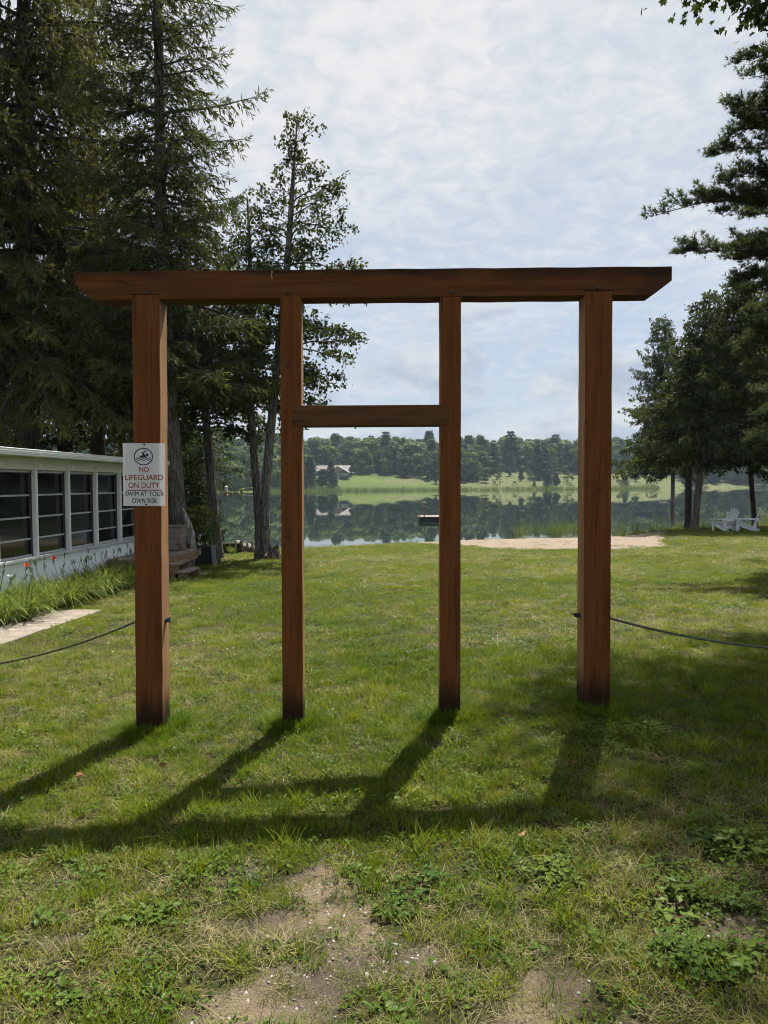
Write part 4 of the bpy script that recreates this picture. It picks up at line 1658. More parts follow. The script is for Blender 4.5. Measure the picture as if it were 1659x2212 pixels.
# grass clumps beside the planter
for k, (xd, yd, sz, lab) in enumerate(((438, 1212, 0.55, "tufted ornamental grass at the corner of the black planter"), (500, 1186, 0.5, "pale tufted grass in front of the old timbers"))):
    g_ = gp(xd, yd) if k == 0 else gd(xd, 25.2)
    rows = [((rl.gauss(0, 0.06), rl.gauss(0, 0.06), -0.01), rl.uniform(0, 6.28), sz * rl.uniform(0.6, 1.1), rl.uniform(0.2, 0.7), rl.uniform(0.1, 0.7), 0.012, rl.random()) for _ in range(70)]
    o = strips("ornamental_grass", M['lily'], rows, None, g_)
    tag(o, lab, "grass clump")

# old timbers and the bleached log at the water's edge
g_ = gd(492, 26.0)
tb = empty("old_timbers", g_)
tag(tb, "dark old retaining timbers at the water's edge between the trunks", "timbers")
for k, (dx, dz, l_) in enumerate(((0, 0.08, 0.95), (0.02, 0.26, 0.9))):
    mb = MB()
    mb.box((dx, 0.1, dz), (l_, 0.16, 0.17))
    mb.build("timber", M['bark_dark'], tb, bevel=0.012)
for dx in (0.28, 0.5):
    mb = MB()
    mb.box((dx, -0.03, 0.18), (0.07, 0.06, 0.5))
    mb.build("stake", M['grey_wood'], tb, bevel=0.004)
lg0, lg1 = gd(508, 26.3), gd(554, 25.9)
lg = empty("weathered_log", (lg0 + lg1) / 2)
tag(lg, "bleached weathered log lying on the bank beside the double trunk", "log")
A = lg0 - lg.location + Vector((0, 0.3, 0.22))
B = lg1 - lg.location + Vector((0, 0.1, 0.06))
mb = MB()
rr = random.Random(4)
mb.tube([A.lerp(B, k / 10) + Vector((0, 0, rr.uniform(-.02, .02))) for k in range(11)], [0.24 - 0.013 * k + rr.uniform(-0.02, 0.02) for k in range(11)], 11)
mb.build("body", M['log'], lg, shade=False)
for k in range(3):
    mb = MB()
    p = A.lerp(B, 0.2 + 0.3 * k)
    mb.tube([p, p + Vector((rr.uniform(-.1, .1), -0.3, 0.22)), p + Vector((rr.uniform(-.2, .2), -0.4, 0.3))], [0.05, 0.035, 0.01], 6)
    mb.build("branch_stub", M['log'], lg)

# shepherd's hook and bird feeder
hk = gd(463, 24.8)
hook = empty("shepherd_hook", hk)
tag(hook, "thin black shepherd hook standing behind the slender dark trunk", "hook")
tip = at(488, 1032, hk.y)
pts = [Vector((0, 0, -0.1)), Vector((0, 0, 1.0))]
top = at(464, 1030, hk.y) - hk
for k in range(13):
    u = math.pi * (1 - k / 12)
    rad = (tip.x - hk.x) / 2
    pts.append(Vector((rad + rad * math.cos(u), 0, top.z + rad * math.sin(u) * 1.1)))
mb = MB()
mb.tube(pts, 0.012, 6)
mb.build("rod", M['metal_dark'], hook)
fd = empty("bird_feeder", tip)
tag(fd, "small white and red bird feeder hanging over the lake", "feeder")
k = hk.y / F_PX
mb = MB()
mb.tube([(0, 0, 0), (0, 0, -18 * k)], 0.004, 4)
mb.build("wire", M['metal_dark'], fd)
mb = MB()
mb.lathe((0, 0, -22 * k), [(0.01, 5 * k), (4.5 * k, 2 * k), (4.5 * k, 1 * k)], 10)
mb.build("lid", M['grey_metal'], fd)
mb = MB()
mb.lathe((0, 0, -32 * k), [(3.0 * k, 0), (3.4 * k, 2 * k), (3.2 * k, 10 * k), (2 * k, 11 * k)], 10)
mb.build("jar", M['white_paint'], fd)
mb = MB()
mb.lathe((0, 0, -39 * k), [(4.6 * k, 0), (4.8 * k, 1.5 * k), (3.0 * k, 3 * k), (3.0 * k, 7 * k)], 10)
mb.build("tray", plain("red_feeder_tray", (0.30, 0.05, 0.03), 0.5), fd)


# ------------------------------------------------------------------ garden chairs by the water
def garden_chair(p, rz, label):
    """low slatted chair with a tall raked back; it faces +x"""
    root = empty("garden_chair", p, rz)
    tag(root, label, "chair", "white slatted chairs by the lake")

    def part(name, *bars, parent=root):
        mb = MB()
        for b_ in bars:
            mb.bar(*b_)
        return mb.build(name, M['chair_white'], parent, bevel=0.004)
    for s in (-1, 1):
        y = s * 0.27
        part("side_rail", ((0.38, y, 0.33), (-0.48, y, 0.02), 0.03, 0.13))
        part("front_leg", ((0.34, s * 0.31, -0.02), (0.34, s * 0.31, 0.52), 0.03, 0.11, (1, 0, 0)))
        part("rear_post", ((-0.30, s * 0.31, 0.10), (-0.36, s * 0.31, 0.56), 0.03, 0.09, (1, 0, 0)))
        part("armrest", ((0.46, s * 0.345, 0.535), (-0.42, s * 0.345, 0.535), 0.14, 0.026))
        part("arm_bracket", ((0.36, s * 0.335, 0.36), (0.36, s * 0.335, 0.51), 0.02, 0.09, (1, 0, 0)))
    for k in range(6):
        x = 0.36 - k * 0.115
        z = 0.405 - k * 0.0415
        part("seat_slat", ((x, -0.30, z), (x, 0.30, z), 0.10, 0.022))
    tops = (0.86, 0.96, 1.0, 0.96, 0.86)
    for k in range(5):
        f = (k - 2) / 2
        part("back_slat", ((-0.22, f * 0.21, 0.20), (-0.22 - (tops[k] - 0.20) * 0.40, f * 0.29, tops[k] + 0.02), 0.022, 0.095, (0, 1, 0)))
    part("back_rail", ((-0.42, -0.36, 0.50), (-0.42, 0.36, 0.50), 0.03, 0.09))
    part("lower_rail", ((-0.26, -0.30, 0.18), (-0.26, 0.30, 0.18), 0.03, 0.09))
    part("front_apron", ((0.375, -0.28, 0.34), (0.375, 0.28, 0.34), 0.024, 0.09))
    return root


q1 = gp(1572, 1149)
q2 = gp(1622, 1149)
CH1 = Vector((q1.x, q1.y + 0.3, float(ground_h(q1.x, q1.y + 0.3)) + 0.01))
CH2 = Vector((q2.x, q2.y + 0.35, float(ground_h(q2.x, q2.y + 0.35)) + 0.01))
garden_chair(CH1, math.radians(110), "white slatted garden chair turned to the lake, nearer the paired trunks")
garden_chair(CH2, math.radians(150), "white slatted garden chair seen from the side, nearer the lone dark trunk")

# ------------------------------------------------------------------ swim raft
RY = 48.5
rp = at(905, 1127, RY)
raft = empty("swim_raft", (rp.x + 1.25, RY + 1.2, WATER_Z))
tag(raft, "low square swim raft with ladder floating on the lake", "raft")
for k in range(8):
    mb = MB()
    mb.box((0, -1.05 + k * 0.3, 0.30), (2.5, 0.285, 0.04))
    mb.build("plank", M['grey_wood'], raft, bevel=0.005)
for yy in (-0.95, 0.95):
    mb = MB()
    mb.box((0, yy, 0.10), (2.44, 0.45, 0.36))
    mb.build("float", M['black_plastic'], raft, bevel=0.05)
mb = MB()
for xx in (-1.2, 1.2):
    mb.box((xx, 0, 0.2), (0.06, 2.38, 0.14))
mb.build("frame", M['brown_board'], raft)
ldr = MB()
for yy in (-0.75, -0.35):
    ldr.tube([(-1.22, yy, -0.5), (-1.22, yy, 0.3), (-0.95, yy, 1.0), (-0.85, yy, 1.02), (-0.85, yy, 0.32)], 0.03, 6)
for xx, zz0 in ((-1.22, 0.02), (-1.15, 0.5), (-1.02, 0.82)):
    ldr.tube([(xx, -0.75, zz0), (xx, -0.35, zz0)], 0.022, 6)
ldr.build("ladder", M['brown_board'], raft)
# ------------------------------------------------------------------ trees
def norm(a):
    return a / np.maximum(np.linalg.norm(a, axis=-1, keepdims=True), 1e-9)


def tubes_np(paths, radii, sides=4):
    """many tubes at once: paths (m, n, 3), radii (m, n)"""
    P = np.asarray(paths, float)
    R = np.asarray(radii, float)
    m, n, _ = P.shape
    D = np.gradient(P, axis=1)
    D = norm(D)
    ref = np.where(np.abs(D[..., 2:3]) > 0.9, np.array([1.0, 0, 0]), np.array([0, 0, 1.0]))
    A = norm(np.cross(D, ref))
    B = np.cross(D, A)
    k = np.arange(sides) * 2 * math.pi / sides
    V = P[:, :, None, :] + R[:, :, None, None] * (A[:, :, None, :] * np.cos(k)[None, None, :, None] + B[:, :, None, :] * np.sin(k)[None, None, :, None])
    i = np.arange(m * n * sides).reshape(m, n, sides)
    j = np.roll(i, -1, axis=2)
    F = np.stack([i[:, :-1], j[:, :-1], j[:, 1:], i[:, 1:]], -1).reshape(-1, 4)
    return V.reshape(-1, 3), F


class Tree:
    def __init__(s, name, base, label, cat="tree", group=None, seed=0):
        s.base = np.array(base, float)
        s.root = empty(name, base)
        tag(s.root, label, cat, group)
        s.r = np.random.default_rng(seed)
        s.wV, s.wF, s.wn = [], [], 0
        s.lp, s.ld, s.ll, s.lw, s.lt = [], [], [], [], []

    def trunk(s, path, radii, mat, sides=14, name="trunk", flare=0.0):
        path = np.asarray(path, float)
        n = 30
        d = np.concatenate([[0], np.cumsum(np.linalg.norm(np.diff(path, axis=0), axis=1))])
        u = np.linspace(0, d[-1], n)
        C = np.stack([np.interp(u, d, path[:, k]) for k in range(3)], -1)
        for _ in range(2):
            C[1:-1] = (C[:-2] + 2 * C[1:-1] + C[2:]) / 4
        Rr = np.interp(u, d, radii)
        Rr = Rr * (1 + flare * np.exp(-(u / 0.28)))
        V, F = tubes_np(C[None], Rr[None], sides)
        ang = np.tile(np.arange(sides), n)
        V = V + (V - np.repeat(C, sides, 0)) * (0.07 * np.sin(ang * 2.7 + np.repeat(u, sides) * 0.9) + s.r.normal(0, 0.025, len(V)))[:, None]
        link(name, mesh_np(name, V - s.base, [F], [mat], smooth_shade=True), s.root)
        s.C, s.U = C, u
        return C

    def trunk_at(s, z):
        return np.stack([np.interp(z, s.C[:, 2], s.C[:, k]) for k in range(2)] + [z], -1)

    def wood(s, paths, radii, sides=3):
        V, F = tubes_np(paths, radii, sides)
        s.wV.append(V)
        s.wF.append(F + s.wn)
        s.wn += len(V)

    def leaves(s, P, D, L_, W, T):
        s.lp.append(P)
        s.ld.append(D)
        s.ll.append(L_)
        s.lw.append(W)
        s.lt.append(T)

    def finish(s, leaf_mat, wood_mat, shape='kite', crown="crown"):
        if s.wV:
            link("branches", mesh_np("branches", np.concatenate(s.wV) - s.base, [np.concatenate(s.wF)], [wood_mat], smooth_shade=True), s.root)
        P, D, L_, W, T = (np.concatenate(x) for x in (s.lp, s.ld, s.ll, s.lw, s.lt))
        me = foliage(crown, P - s.base, D, L_, W, T, leaf_mat, s.r, shape)
        link(crown, me, s.root)
        return s.root


def foliage(name, P, D, L_, W, T, mat, r, shape='kite', face=None):
    m = len(P)
    D = norm(D)
    q = norm(r.normal(size=(m, 3)))
    if face is not None:                          # leaves that lie along the outside of the crown
        q = norm(face + r.normal(0, 0.28, (m, 3)))
        D = norm(D - q * np.sum(D * q, 1, keepdims=True))
    S = norm(np.cross(D, q))
    N = np.cross(D, S)
    L_ = L_[:, None]
    W = W[:, None]
    if shape == 'kite':
        fold = N * W * 0.18
        V = np.stack([P, P + D * L_ * 0.45 + S * W / 2 + fold, P + D * L_, P + D * L_ * 0.45 - S * W / 2 + fold], 1)
        F = np.arange(m * 4).reshape(m, 4)
        k = 4
    elif shape == 'burst':                       # a brush of needles
        pts = []
        k = 0
        for a in range(6):
            ang = a * 1.047 + r.uniform(0, 1, (m, 1))
            dd = norm(D * 0.75 + (S * np.cos(ang) + N * np.sin(ang)) * 0.75)
            ss = norm(np.cross(dd, D + q * 0.3))
            pts += [P - ss * W * 0.5, P + ss * W * 0.5, P + dd * L_]
        V = np.stack(pts, 1)
        k = 18
        F = np.arange(m * 18).reshape(m * 6, 3)
    elif shape == 'maple':                       # lobed leaf
        outl = [(0, 0), (-0.18, 0.16), (-0.5, 0.14), (-0.36, 0.36), (-0.46, 0.62), (-0.2, 0.58), (0, 1.0), (0.2, 0.58), (0.46, 0.62), (0.36, 0.36), (0.5, 0.14), (0.18, 0.16)]
        cen = (0, 0.38)
        pts = [P + D * L_ * cen[1] - N * L_ * 0.06]
        for x, y in outl:
            pts.append(P + D * L_ * y + S * W * x + N * L_ * 0.12 * abs(x) * 2 - N * L_ * 0.1 * y * y)
        V = np.stack(pts, 1)
        k = 13
        base = np.arange(m)[:, None] * 13
        fan = np.array([(0, 1 + i, 1 + (i + 1) % 12) for i in range(12)])
        F = (base[:, :, None] + fan[None]).reshape(-1, 3)
    return mesh_np(name, V.reshape(-1, 3), [F], [mat], {'tint': np.repeat(np.clip(T, 0, 1), k)})


def spruce(t_, z0, z1, rad, n_br, droop=0.35, step=0.10, tw=0.07, az_range=None, size=1.0, hang=0.6, tint0=0.25, keep=1.0, bias=1.3):
    """whorled drooping branches hung with needle sprays"""
    r = t_.r
    for i in range(n_br):
        f = ((i + r.uniform(0, 1)) / n_br) ** bias
        z = z0 + (z1 - z0) * f
        az = i * 2.39996 + r.normal(0, 0.3)
        if az_range is not None and r.uniform() < 0.8:
            az = r.uniform(*az_range)
        L_ = rad(f) * r.uniform(0.72, 1.12)
        if L_ < 0.15:
            continue
        p0 = t_.trunk_at(np.array(z))
        h = np.array([math.cos(az), math.sin(az), 0])
        e0 = -0.10 + 0.75 * f ** 1.5 + r.normal(0, 0.06)
        n = 9
        u = np.linspace(0, 1, n)
        path = p0 + h * L_ * u[:, None] * 0.96 + np.array([0, 0, 1.0]) * (L_ * (e0 * u - droop * (1 - 0.5 * f) * u ** 2 + 0.22 * u ** 3.2))[:, None]
        path += np.cumsum(r.normal(0, 0.012 * L_, (n, 3)), 0)
        t_.wood(path[None], (np.linspace(0.016 * L_ + 0.008, 0.004, n))[None], 4)
        ns = max(4, int(L_ / step))
        ts = np.linspace(0.10, 1.0, ns) ** 0.9
        sgn = np.where(np.arange(ns) % 2 == 0, 1.0, -1.0)
        P = np.stack([np.interp(ts, u, path[:, k]) for k in range(3)], -1)
        tan = norm(np.stack([np.interp(ts, u, np.gradient(path[:, k])) for k in range(3)], -1))
        side = np.array([-h[1], h[0], 0])
        ls = np.minimum(0.42 * L_ * (1.02 - ts) + 0.16, 1.15) * r.uniform(0.55, 1.2, ns)
        dd = norm(tan * 0.62 + side[None] * sgn[:, None] * r.uniform(0.5, 0.95, (ns, 1)) + np.array([0, 0, -1.0]) * r.uniform(0.0, hang, (ns, 1)) + r.normal(0, 0.1, (ns, 3)))
        nn = 4
        uu = np.linspace(0, 1, nn)
        sub = P[:, None] + dd[:, None] * ls[:, None, None] * uu[None, :, None] - np.array([0, 0, 1.0]) * (ls[:, None] * 0.28 * uu[None] ** 2)[..., None]
        t_.wood(sub, np.repeat(np.linspace(0.006, 0.002, nn)[None], ns, 0), 3)
        cnt = np.maximum(2, (ls / tw).astype(int))
        k = np.repeat(np.arange(ns), cnt)
        if keep < 1:
            k = k[r.uniform(0, 1, len(k)) < keep]
        w_ = r.uniform(0.05, 1.0, len(k))
        Q = P[k] + dd[k] * (ls[k] * w_)[:, None] - np.array([0, 0, 1.0]) * (ls[k] * 0.28 * w_ ** 2)[:, None]
        D = norm(dd[k] * 0.75 + r.normal(0, 0.42, (len(k), 3)) + np.array([0, 0, -1.0]) * r.uniform(0, hang, (len(k), 1)))
        tb = tint0 + r.normal(0, 0.12)
        T = tb + 0.30 * w_ * ts[k] + r.normal(0, 0.12, len(k))
        t_.leaves(Q, D, size * r.uniform(0.10, 0.21, len(k)), size * r.uniform(0.024, 0.044, len(k)), T)


def cedar(t_, z0, z1, rad, n_br, step=0.20, clump=7, size=1.0, rise=0.25, inner=0.30, tint0=0.3, sq=None, leafy=1.0, sub_len=1.0):
    """arching branches with flat hanging sprays gathered in clumps"""
    r = t_.r
    for i in range(n_br):
        f = (i + r.uniform(0, 1)) / n_br
        z = z0 + (z1 - z0) * f
        az = i * 2.39996 + r.normal(0, 0.35)
        L_ = rad(f) * r.uniform(0.6, 1.15)
        if sq:
            L_ *= sq(az)
        if L_ < 0.12:
            continue
        p0 = t_.trunk_at(np.array(z))
        h = np.array([math.cos(az), math.sin(az), 0])
        e0 = rise + 0.55 * f * f + r.normal(0, 0.12)
        n = 8
        u = np.linspace(0, 1, n)
        path = p0 + h * L_ * u[:, None] * 0.95 + np.array([0, 0, 1.0]) * (L_ * (e0 * u - 0.62 * (1 - 0.6 * f) * u ** 2 + 0.26 * u ** 3))[:, None]
        path[1:] += np.cumsum(r.normal(0, 0.02 * L_, (n - 1, 3)), 0)
        t_.wood(path[None], (np.linspace(0.011 * L_ + 0.008, 0.004, n))[None], 4)
        ns = max(3, int(L_ / step * 1.6))
        ts = r.uniform(inner, 1.0, ns)
        P = np.stack([np.interp(ts, u, path[:, k]) for k in range(3)], -1)
        side = np.array([-h[1], h[0], 0])
        ls = sub_len * (0.22 + 0.34 * L_ * (1.05 - ts) * 0.6) * r.uniform(0.5, 1.3, ns)
        dd = norm(h * 0.6 + side[None] * r.uniform(-1, 1, (ns, 1)) + np.array([0, 0, 1.0]) * r.uniform(-0.45, 0.5, (ns, 1)))
        nn = 3
        uu = np.linspace(0, 1, nn)
        sub = P[:, None] + dd[:, None] * ls[:, None, None] * uu[None, :, None] - np.array([0, 0, 1.0]) * (ls[:, None] * 0.25 * uu[None] ** 2)[..., None]
        t_.wood(sub, np.repeat(np.linspace(0.007, 0.0025, nn)[None], ns, 0), 3)
        cc = np.maximum(1, (ls / 0.15).astype(int))
        k = np.repeat(np.arange(ns), cc)
        w_ = r.uniform(0.3, 1.05, len(k))
        Cn = P[k] + dd[k] * (ls[k] * w_)[:, None] - np.array([0, 0, 1.0]) * (ls[k] * 0.25 * w_ ** 2)[:, None]
        Ct = tint0 + r.normal(0, 0.16, len(k))
        kk = np.repeat(np.arange(len(k)), clump)
        if leafy < 1:
            kk = kk[r.uniform(0, 1, len(kk)) < leafy]
        Q = Cn[kk] + r.normal(0, 0.055 * size, (len(kk), 3))
        D = norm(dd[k][kk] * 0.35 + np.array([0, 0, -1.0]) * r.uniform(-0.1, 0.95, (len(kk), 1)) + r.normal(0, 0.45, (len(kk), 3)))
        t_.leaves(Q, D, size * r.uniform(0.07, 0.15, len(kk)), size * r.uniform(0.05, 0.10, len(kk)), Ct[kk] + r.normal(0, 0.14, len(kk)))


def gz(x, y):
    return float(ground_h(x, y))


# --- the two big spruces behind the porch
Y1 = 19.6
b1 = at(62, 1100, Y1)
T1 = Tree("spruce_tree", (b1.x, Y1, gz(b1.x, Y1)), "huge spruce behind the porch with long drooping brownish green boughs", seed=101)
T1.trunk([(b1.x, Y1, gz(b1.x, Y1) - 0.1), (b1.x + 0.1, Y1, 8), (b1.x + 0.3, Y1, 24)], [0.34, 0.24, 0.03], M['bark_dark'], 12)
spruce(T1, 4.4, 23.0, lambda f: 5.6 * (1 - f) ** 0.75 * (0.75 + 0.25 * math.sin(f * 40)) + 0.3, 250, 0.5, 0.085, 0.037, size=1.25, hang=1.0, tint0=0.33, bias=1.05)
T1.finish(M['spruce'], M['twig'])

Y2 = 19.2
a2_ = at(388, 1186, Y2)
T2 = Tree("spruce_tree", (a2_.x, Y2, gz(a2_.x, Y2)), "tall narrow spruce with a thick grey trunk rising beside the deck", seed=102)
p_mid, p_up, p_top = at(366, 860, Y2), at(349, 560, Y2), at(341, 0, Y2)
T2.trunk([(a2_.x, Y2, gz(a2_.x, Y2) - 0.1), tuple(p_mid), tuple(p_up), tuple(p_top), (p_top.x - 0.1, Y2, 21.5)], [0.27, 0.20, 0.16, 0.10, 0.02], M['bark_cedar'], 16, flare=0.5)
spruce(T2, 4.6, 21.4, lambda f: 3.7 * (1 - f) ** 0.85 * (0.8 + 0.2 * math.sin(f * 70)) + 0.15, 215, 0.28, 0.085, 0.036, size=1.1, hang=0.6, tint0=0.24)
T2.finish(M['spruce2'], M['twig'])
Yb_ = 24.0
bb = at(215, 1100, Yb_)
TB = Tree("spruce_tree", (bb.x, Yb_, gz(bb.x, Yb_)), "dark spruce standing behind and between the two big spruces", seed=105)
TB.trunk([(bb.x, Yb_, gz(bb.x, Yb_) - 0.1), (bb.x, Yb_, 9), (bb.x + 0.1, Yb_, 25)], [0.25, 0.18, 0.02], M['bark_dark'], 10)
spruce(TB, 5.6, 24.8, lambda f: 4.3 * (1 - f) ** 0.8 * (0.8 + 0.2 * math.sin(f * 55)) + 0.2, 140, 0.4, 0.11, 0.055, size=1.4, hang=0.8, tint0=0.28)
TB.finish(M['spruce2'], M['twig'])
# a split slab of bark and wood leaning at its root
p = at(412, 1178, Y2 - 0.25)
mb = MB()
mb.tube([p + Vector((0.02, 0, -0.3)), p + Vector((0, 0, 0.25)), p + Vector((-0.08, 0, 0.62)), p + Vector((-0.2, 0.05, 0.95))], [0.13, 0.12, 0.09, 0.02], 8)
o = mb.build("root_slab", M['log'], T2.root, -Vector(T2.root.location))

# a small broken-limbed spruce bough tree between (brighter, nearer)
Y3 = 24.4
b3 = gd(473, 23.2)
T3 = Tree("cedar_tree", tuple(b3), "slender cedar with a thin dark leaning trunk right of the planter", seed=103)
m3, u3, t3 = at(452, 1000, b3.y), at(434, 740, b3.y), at(420, 500, b3.y)
T3.trunk([(b3.x, b3.y, b3.z - 0.1), tuple(m3), tuple(u3), tuple(t3)], [0.155, 0.125, 0.10, 0.05], M['bark_cedar'], 14, flare=0.35)
cedar(T3, 3.3, t3.z, lambda f: 2.5 * (1 - f) ** 0.7 + 0.4, 105, 0.20, 7, 1.15, 0.15, 0.25, 0.35, leafy=0.8)
T3.finish(M['cedar'], M['twig'])

# --- the double-stemmed cedar on the lawn
b4 = gd(566, 22.3)
YD = b4.y
T4 = Tree("cedar_tree", tuple(b4), "airy double-stemmed cedar rising from the lawn behind the gateway", seed=104)
L4 = [(b4.x - 0.1, YD, b4.z - 0.1)] + [tuple(at(x, y, YD)) for x, y in ((557, 1100), (546, 950), (537, 750), (541, 560), (534, 425))]
T4.trunk(L4, [0.125, 0.11, 0.105, 0.095, 0.07, 0.02], M['bark_cedar'], 14, flare=0.4)
cedar(T4, 4.0, L4[-1][2], lambda f: 2.0 * (1 - f) ** 0.6 * (1.1 - 0.4 * abs(f - 0.35)) + 0.22, 84, 0.22, 7, 1.0, 0.18, 0.3, 0.28)
R4 = [(b4.x + 0.12, YD, b4.z - 0.1)] + [tuple(at(x, y, YD)) for x, y in ((571, 1090), (583, 950), (601, 760), (613, 650), (622, 560), (632, 400), (643, 245))]
T4.trunk(R4, [0.15, 0.135, 0.125, 0.115, 0.11, 0.10, 0.06, 0.012], M['bark_pale'], 14, flare=0.5)


def rad4(f):
    return float(np.interp(f, [0, 0.12, 0.3, 0.55, 0.75, 0.9, 1.0], [2.45, 2.6, 2.4, 1.9, 1.3, 0.75, 0.18]))


cedar(T4, 4.2, R4[-1][2], rad4, 118, 0.22, 7, 1.05, 0.22, 0.34, 0.2, sq=lambda a: 0.8 + 0.25 * math.cos(a), leafy=0.65, sub_len=1.15)
T4.finish(M['cedar'], M['twig'])
# rotten stump at its root
sp = gd(589, 22.15)
st = empty("rotten_stump", sp)
tag(st, "rotten hollow stump against the foot of the double trunk", "stump")
mb = MB()
rr = random.Random(8)
V, F = [], []
n = 16
for i, (z, r0) in enumerate(((-0.08, 0.30), (0.08, 0.22), (0.22, 0.17), (0.38, 0.14))):
    for k in range(n):
        a = 2 * math.pi * k / n
        jag = rr.uniform(-0.10, 0.14) if i == 3 else 0
        q = r0 * (1 + 0.2 * math.sin(3 * a + 1) + rr.uniform(-0.06, 0.06))
        V.append((q * math.cos(a), q * math.sin(a), z + jag))
for k in range(n):
    a = 2 * math.pi * k / n
    V.append((0.08 * math.cos(a), 0.08 * math.sin(a), 0.1))
for i in range(4):
    for k in range(n):
        k2 = (k + 1) % n
        F.append((i * n + k, i * n + k2, (i + 1) * n + k2, (i + 1) * n + k))
mb.add(V, F)
mb.build("shell", M['stump'], st)
for k, (dx, dy, w_, h_) in enumerate(((-0.42, -0.12, 0.17, 0.30), (-0.16, -0.22, 0.12, 0.26))):
    mb = MB()
    mb.tube([(dx, dy, -0.1), (dx * 0.95, dy, h_ * 0.5), (dx * 0.7, dy * 0.5, h_)], [w_, w_ * 0.75, w_ * 0.25], 8)
    mb.build("root", M['stump'], st)

# --- dark cedars behind the porch
for k, (xd, Yc, top, rd, lab) in enumerate(((-20, 25.5, 470, 2.9, "black green cedar behind the porch at the edge of the view"), (132, 26.5, 520, 2.7, "black green cedar showing its trunk above the porch roof"),
                                            (262, 29.0, 560, 2.3, "dark open cedar between the porch roof and the sign post"), (415, 29.0, 600, 2.1, "dark cedar in the gap between the thick and the thin trunk"))):
    p = at(xd, 1100, Yc)
    tz = at(xd, top, Yc).z
    g0 = gz(p.x, Yc)
    T = Tree("cedar_tree", (p.x, Yc, g0), lab, group="dark cedars behind the porch", seed=110 + k)
    T.trunk([(p.x, Yc, g0 - 0.1), (p.x + 0.1, Yc, 4), (p.x + 0.2, Yc, tz)], [0.22, 0.15, 0.02], M['bark_dark'], 9)
    cedar(T, 1.9, tz, lambda f, rd=rd: rd * (1 - f) ** 0.55 + 0.3, 110 if k < 2 else 80, 0.21, 8, 1.25 if k < 2 else 1.1, 0.1, 0.2, 0.35, leafy=0.42 if k < 2 else 0.36)
    T.finish(M['cedar_dark'], M['twig'])
# shrub under them, by the water
p = at(414, 1120, 25.6)
T = Tree("evergreen_shrub", (p.x, 25.6, gz(p.x, 25.6)), "dense dark evergreen shrub behind the palms", "shrub", seed=120)
T.trunk([(p.x, 25.6, gz(p.x, 25.6) - 0.1), (p.x, 25.6, 1.2), (p.x, 25.6, 3.6)], [0.08, 0.05, 0.01], M['bark_dark'], 7)
cedar(T, -0.2, 3.5, lambda f: 0.95 * (1 - f) ** 0.45 + 0.12, 120, 0.16, 7, 0.9, 0.25, 0.2, 0.35)
T.finish(M['shrub'], M['twig'])

# --- trees on the right-hand bank
def bank_cedar(xd, yd, top_x, top_y, bend, zc, rd, n_br, seed, lab, r0=0.17, mat='cedar_dark', sq=None, bk='bark_cedar'):
    p = gp(xd, yd) if yd > 1135 else gd(xd, 37.0)
    tp = at(top_x, top_y, p.y)
    T = Tree("cedar_tree", tuple(p), lab, group="cedars on the lake bank", seed=seed)
    md = at(*bend, p.y)
    T.trunk([(p.x, p.y, p.z - 0.1), tuple(md), tuple(tp)], [r0, r0 * 0.8, 0.02], M[bk], 12, flare=0.35)
    cedar(T, zc, tp.z, lambda f: rd * (1 - f) ** 0.56 * (1.05 - 0.35 * abs(f - 0.25)) * (1.0 + 0.17 * math.sin(f * 23 + seed)) + 0.2, int(n_br * 1.45), 0.20, 8, 1.35, 0.2, 0.2, 0.42, sq=sq, leafy=0.75)
    T.finish(M[mat], M['twig'])
    return T


bank_cedar(1452, 1144, 1432, 690, (1455, 900), 2.4, 3.8, 160, 131, "broad cedar with a straight grey trunk, nearest the sand beach", sq=lambda a: 0.9 - 0.25 * math.cos(a))
bank_cedar(1486, 1143, 1535, 640, (1490, 900), 2.7, 2.7, 105, 132, "cedar with the straight black trunk of the close pair", 0.16, bk='bark_dark')
bank_cedar(1499, 1145, 1600, 612, (1517, 985), 3.0, 3.1, 115, 133, "tall cedar with the grey trunk that leans away from its pair", 0.17)
bank_cedar(1631, 1128, 1640, 640, (1620, 1000), 2.6, 3.3, 120, 134, "dark cedar on the lone thin trunk behind the garden chairs", 0.13, bk='bark_dark')
bank_cedar(1760, 1140, 1770, 600, (1760, 900), 2.7, 3.0, 90, 135, "dark cedar at the edge of the view beyond the garden chairs", 0.16, bk='bark_dark')

# --- white pine, its trunk outside the view
YP = 18.5
px = at(1925, 1000, YP).x
P1 = Tree("pine_tree", (px, YP, gz(px, YP)), "tall white pine reaching long layered boughs in from the side", seed=140)
P1.trunk([(px, YP, gz(px, YP) - 0.1), (px - 0.1, YP, 8), (px, YP, 22)], [0.36, 0.28, 0.04], M['bark_dark'], 14)
r = P1.r
BOUGHS = []
for (tx, ty) in ((1418, 465), (1480, 542), (1535, 340), (1580, 300), (1545, 400), (1588, 210), (1600, 600), (1590, 130), (1560, 560), (1600, 465), (1615, 680), (1610, 760), (1625, 60), (1640, 850), (1605, 640), (1620, 720), (1630, 800), (1612, 520), (1635, 250), (1618, 170), (1640, 900), (1600, 580), (1645, 380), (1622, 420), (1560, 470), (1595, 620), (1608, 560), (1632, 700), (1585, 250), (1625, 950)):
    tip = at(tx, ty, YP + r.uniform(-1.6, 0.8))
    BOUGHS.append(np.array(tip))
for k in range(64):
    a = r.uniform(0, 6.283)
    z = r.uniform(4.0, 21)
    Lb = (4.6 - 0.19 * (z - 4.5)) * r.uniform(0.7, 1.1)
    if math.cos(a) < -0.5:
        Lb *= 0.72
    BOUGHS.append(np.array([px + math.cos(a) * Lb, YP + math.sin(a) * Lb, z]))
